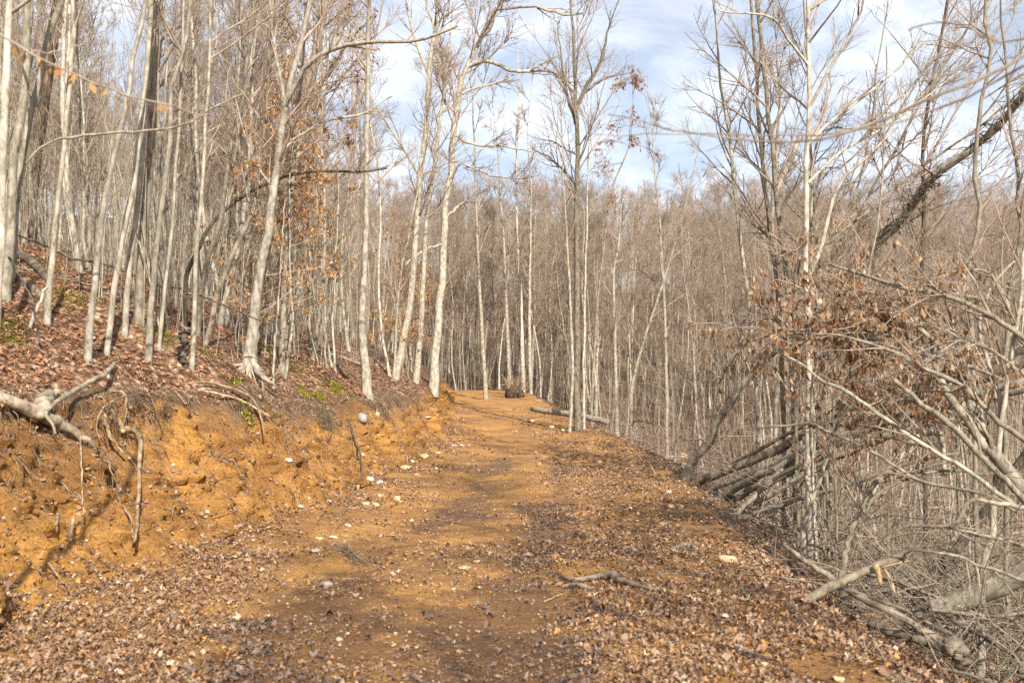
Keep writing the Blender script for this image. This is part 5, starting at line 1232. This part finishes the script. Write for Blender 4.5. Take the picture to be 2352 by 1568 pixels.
ST = [
 ('rounded tan stone, rightmost of the row at the foot of the bank', (910, 1150), 25, 'tan_stone', .85), ('flat tan stone, leftmost of the row at the foot of the bank', (838, 1158), 22, 'tan_stone', .55), ('pale tan stone in the middle of the row at the foot of the bank', (864, 1160), 22, 'tan_stone', .55),
 ('pale pink stone lodged low in the orange bank above the stone row', (850, 1102), 18, 'pink_stone', .8), ('grey flat stone beside the pale pink one above the stone row', (868, 1110), 22, 'grey_stone', .6), ('large tan stone at the far foot of the bank', (973, 1052), 26, 'tan_stone', .8),
 ('small pale stone left of the large tan one at the far foot of the bank', (945, 1060), 13, 'tan_stone', .8), ('broad pale stone half buried at the far foot of the bank', (932, 1076), 28, 'tan_stone', .5), ('lone tan stone on the road right of the far bank foot', (1005, 1043), 14, 'tan_stone', .8),
 ('pale stone where the bank meets the far road, left of a pair', (1043, 1023), 14, 'pink_stone', .6), ('pale stone where the bank meets the far road, right of a pair', (1060, 1023), 13, 'pink_stone', .6), ('small white stone stuck in the orange bank face', (833, 1045), 12, 'pink_stone', 1.0),
 ('whitish stone in a streak of debris on the bank', (664, 1058), 18, 'pink_stone', .7), ('tan stone on the road edge beyond the stone row', (958, 1092), 14, 'tan_stone', .8), ('small tan stone behind the rightmost of the stone row', (872, 1140), 16, 'tan_stone', .7), ('small pale stone behind the leftmost of the stone row', (822, 1144), 14, 'tan_stone', .6),
 ('pale flat stone at the toe of the bank below the orange face', (800, 1206), 18, 'pink_stone', .5), ('whitish stone in the leaves at the toe of the bank', (755, 1152), 15, 'pink_stone', .7), ('pale stone on the lower orange slope', (690, 1162), 16, 'pink_stone', .5), ('square tan block protruding from the top of the bank', (833, 962), 28, 'grey_stone', .95), ('narrow tan block right of the square one at the top of the bank', (866, 955), 14, 'tan_stone', 1.2),
 ('pale slab on the sunlit far bank', (982, 958), 16, 'tan_stone', .5), ('white pebble stuck in the bank below the fern spray', (593, 995), 9, 'pink_stone', .9), ('tan stone at the left edge of the road among pale leaves', (733, 1236), 18, 'tan_stone', .5), ('pale grey stone beside the tan one among pale leaves', (766, 1234), 18, 'pink_stone', .45), ('long pinkish stone among the pale leaves', (720, 1266), 28, 'pink_stone', .45),
 ('small white stone alone on the bare left track', (877, 1230), 13, 'pink_stone', .6), ('pale grey triangular stone beside the wet leaves', (752, 1345), 28, 'grey_stone', .6), ('flat pale stone in the middle of the road', (1064, 1304), 34, 'tan_stone', .28), ('small tan stone behind the flat pale one in mid road', (1095, 1290), 15, 'tan_stone', .7), ('small pale stone in mid road near the wet patch', (1042, 1352), 13, 'tan_stone', .6),
 ('pale stone on the right shoulder left of the log ends', (1533, 1132), 20, 'grey_stone', .7), ('tan stone, left of a pair below the log ends', (1542, 1166), 20, 'tan_stone', .8), ('tan stone, right of a pair below the log ends', (1562, 1166), 17, 'tan_stone', .8), ('boulder half hidden at the road edge beyond the broken trunk', (1542, 1055), 34, 'grey_stone', .75), ('angular tan stone right of the half hidden boulder', (1568, 1052), 24, 'tan_stone', .8),
 ('pinkish stone on the far right shoulder', (1376, 1062), 11, 'pink_stone', .8), ('pale stone on the right shoulder in the middle distance', (1466, 1087), 14, 'pink_stone', .8), ('small pale stone left of the shoulder stone in the middle distance', (1441, 1074), 11, 'pink_stone', .7), ('flat tan stone on the far road edge below the grey log', (1222, 968), 20, 'tan_stone', .45), ('tan stone, right of the pair beside the far grey log', (1288, 989), 16, 'tan_stone', .6), ('whitish stone, left of the pair beside the far grey log', (1266, 982), 16, 'pink_stone', .6),
 ('big angular tan stone on the right shoulder', (1673, 1290), 38, 'tan_stone', .85), ('flat pale stone in the leaves below the big angular one', (1513, 1388), 16, 'pink_stone', .4), ('flat tan stone in the leaves left of the big angular one', (1524, 1204), 22, 'tan_stone', .4), ('pale stone near the road edge at bottom right', (1984, 1517), 34, 'tan_stone', .4), ('buried tan stone at the bottom edge right of centre', (1926, 1560), 32, 'tan_stone', .5), ('white stone in the brush left of the sawn pole', (1838, 1334), 20, 'pink_stone', .7),
 ('cream pebble in the leaves near the bottom left', (202, 1520), 16, 'tan_stone', .9), ('cream round pebble in the leaves at the bottom, left of the wet track', (384, 1552), 20, 'tan_stone', .9), ('small pebble low on the left bank', (165, 1292), 9, 'pink_stone', .8), ('upright purple grey stone at the toe of the bank below the bent root', (322, 1330), 16, 'grey_stone', 1.2), ('round cream stone half hidden by leaves under the left clod', (190, 1460), 26, 'pink_stone', .7),
]
for s_ in ST: stone(s_[0], s_[1], s_[2], s_[3], s_[4])
# pebbles and gravel too many to count
def pebbles(n):
    Y = 3.6 + 22 * rng.random(n) ** 1.7; a, b_, w_, _, _ = tabs(Y); u = rng.random(n) * 1.35 - .28
    x = a + (b_ - a) * u; k = x > a - w_ * .8; x, Y = x[k], Y[k]; n = len(x)
    z = land(x, Y); r = .004 + .016 * rng.random(n) ** 3 + .012 * rng.random(n) ** 14
    o = np.array([(1, 0, 0), (-1, 0, 0), (0, 1, 0), (0, -1, 0), (0, 0, 1), (0, 0, -1)], float)
    V = np.stack([x + .02, Y, z + r * .3], 1)[:, None] + o[None] * r[:, None, None] * (.6 + .6 * rng.random((n, 6, 1))) * np.array((1.2, 1, .7)); 
    f = np.array([[0, 2, 4], [2, 1, 4], [1, 3, 4], [3, 0, 4], [2, 0, 5], [1, 2, 5], [3, 1, 5], [0, 3, 5]])
    T = (np.arange(n)[:, None, None] * 6 + f[None]).reshape(-1, 3)
    c = np.array([(.42, .27, .12), (.46, .34, .2), (.38, .21, .075), (.33, .25, .18)])[rng.integers(0, 4, n)] * (.8 + .4 * rng.random((n, 1)))
    mb = MB(); mb.add(V.reshape(-1, 3), t=T, c=np.repeat(c, 6, 0)); return mb
tag(pebbles(9000).build('pebbles', M['litter'], smooth=False), 'small stones and grit on the road and bank', 'pebbles', kind='stuff')

# ------------------------------------------------------------------ sticks on the road
def ground_stick(name, label, path, w, mat, cat='stick', lift=.5, K=16):
    pts = [ground_at(x, y) for x, y in path]
    P = smooth_path(pts, K); R = np.interp(np.linspace(0, 1, K), np.linspace(0, 1, len(w)), w) * .5 * KPX / F_PX * P[:, 1]
    P[:, 2] = land(P[:, 0], P[:, 1]) + R * lift + .008; b = P[0].copy()
    mb = MB(); v, q, t = tube(P, R, 7, cap=True, rough=.1); mb.add(v, q, t); return tag(mb.build(name, M[mat], None, b), label, cat)
ground_stick('driftwood_root', 'crooked pale root lying on the road right of centre', [(1255, 1322), (1290, 1326), (1315, 1336), (1363, 1332), (1400, 1330), (1420, 1340), (1463, 1350), (1508, 1358)], [4, 7, 9, 12, 22, 15, 11, 6], 'deadwood', 'root', 1.0)
ground_stick('bark_slab', 'slab of grey bark lying in front of the crooked pale root', [(1292, 1350), (1320, 1349), (1340, 1352), (1358, 1356)], [9, 14, 14, 8], 'deadwood', 'bark', .6)
ground_stick('stick', 'thin curved stick in the leaves below the bark slab', [(1250, 1384), (1275, 1372), (1300, 1362)], [4, 4, 3], 'rootwood')
ground_stick('stick', 'thin pale stick in the leaves on the right half of the road', [(1508, 1398), (1530, 1410), (1555, 1422)], [4, 5, 3], 'rootwood')
ground_stick('stick', 'curved brown stick in the leaves near the bottom right of the road', [(1672, 1482), (1700, 1490), (1726, 1502), (1758, 1525)], [9, 9, 8, 6], 'deadwood')
ground_stick('stick', 'short pale twig on the wet road at bottom centre', [(1352, 1466), (1362, 1480), (1370, 1490)], [4, 5, 3], 'rootwood')
ground_stick('wood_chunk', 'curved pale piece of wood in the leaves left of the big angular stone', [(1548, 1266), (1568, 1258), (1588, 1260), (1602, 1268)], [8, 14, 14, 7], 'deadwood', 'wood', .7)
ground_stick('stick', 'grey broken stick on the right shoulder below the big angular stone', [(1698, 1352), (1708, 1362), (1720, 1380)], [7, 8, 7], 'grey')
ground_stick('stick', 'thin twig lying on the bare track left of the crooked root', [(1195, 1292), (1215, 1308), (1245, 1322)], [3, 3, 2], 'rootwood')
ground_stick('stick', 'long pale twig on the right shoulder above the sawn pole', [(1700, 1258), (1745, 1262), (1790, 1256)], [4, 5, 4], 'rootwood')
# the tuft of straw on the left track
g = ground_at(800, 1285); n_ = 46
ln_ = .4 + .7 * rng.random((n_, 1)); off_ = rng.normal(0, .06, (n_, 3)); off2_ = rng.normal(0, .3, (n_, 3)); P = np.empty((n_, 6, 3)); a0_, b0_ = ground_at(772, 1250), ground_at(855, 1305)
for k in range(6):
    s_ = k / 5; s_ = (s_ - .45) * ln_ + .45; c_ = a0_ * (1 - s_) + b0_ * s_; P[:, k] = c_ + off_ * (.25 + 1.6 * np.abs(s_ - .45)) + off2_ * (s_ - .45) ** 2 + np.array((0, 0, .02))
P[..., 2] = np.maximum(P[..., 2], land(P[..., 0].ravel(), P[..., 1].ravel()).reshape(P.shape[:2]) + .01)
mb = MB(); v, q, _ = tube(P, np.full((n_, 6), .002), 3); mb.add(v, q)
tag(mb.build('straw_tuft', M['rootwood'], None, g), 'wisp of pale straw lying on the left wheel track', 'straw')
# the uprooted stump at the crest
g = ground_at(1182, 912); root = tag(empty('uprooted_stump', g), 'uprooted stump with earthy roots at the right side of the road crest', 'stump')
n_ = 70; P = np.empty((n_, 5, 3)); P[:, 0] = g + rng.normal(0, .25, (n_, 3)) * np.array((1, .8, .6)) + np.array((0, 0, .25)); d = rng.normal(size=(n_, 3)); d[:, 2] = np.abs(d[:, 2]) + .2; d /= np.linalg.norm(d, axis=1, keepdims=True)
for k in range(1, 5): d = d + .25 * rng.normal(size=(n_, 3)); d /= np.linalg.norm(d, axis=1, keepdims=True); P[:, k] = P[:, k - 1] + d * .26
mb = MB(); v, q, _ = tube(P, (.015 + .03 * rng.random(n_) ** 2)[:, None] * np.linspace(1, .3, 5)[None], 5); mb.add(v, q); mb.build('roots', M['rootwood'], root, g)
bm = bmesh.new(); bmesh.ops.create_icosphere(bm, subdivisions=3, radius=1.0); V = np.array([v.co[:] for v in bm.verts]); F = [[v.index for v in f.verts] for f in bm.faces]; bm.free()
V = V * (1 + .35 * fbm(V * 2.2 + 5, 4))[:, None] * np.array((.5, .4, .42)); mb = MB(); mb.add(V + g + np.array((0, 0, .2)), t=F); mb.build('root_ball', M['furrow'], root, g)

# ivy and bark sleeves on the leaning trunk
def ivy(label, path, Y, n):
    pts = smooth_path([at(x, y, Y) for x, y in path], 12); k = rng.integers(0, 11, n); f = rng.random(n)[:, None]
    b = pts[k] * (1 - f) + pts[k + 1] * f + rng.normal(0, .055, (n, 3)); g0 = pts[6].copy()
    lb = MB(); P = np.stack([b, b + rng.normal(0, .05, (n, 3)) + np.array((0, 0, -.08))], 1)
    leaves_on(lb, P, 1.0, .06, [(.05, .06, .02), (.07, .07, .03), (.09, .06, .03), (.04, .05, .02)], 1.0, 0)
    st = MB(); P2 = np.stack([pts + rng.normal(0, .045, pts.shape) for _ in range(5)]); v, q, _ = tube(P2, np.full(P2.shape[:2], .007), 4); st.add(v, q)
    o = st.build('ivy', M['furrow'], None, g0); lb.build('foliage', M['leaf'], o, g0, smooth=False); tag(o, label, 'ivy')
ivy('dark ivy clinging to the upper part of the leaning trunk at the right edge', [(2352, 206), (2310, 255), (2270, 300), (2226, 342)], 11.9, 26)
ivy('ivy tuft on the leaning trunk around its broken bark sleeve', [(2160, 398), (2146, 408), (2130, 428), (2112, 450)], 12.4, 16)
ivy('ivy wound along the lower stretch of the leaning trunk', [(2100, 455), (2070, 490), (2040, 525), (2010, 556)], 11.9, 26)
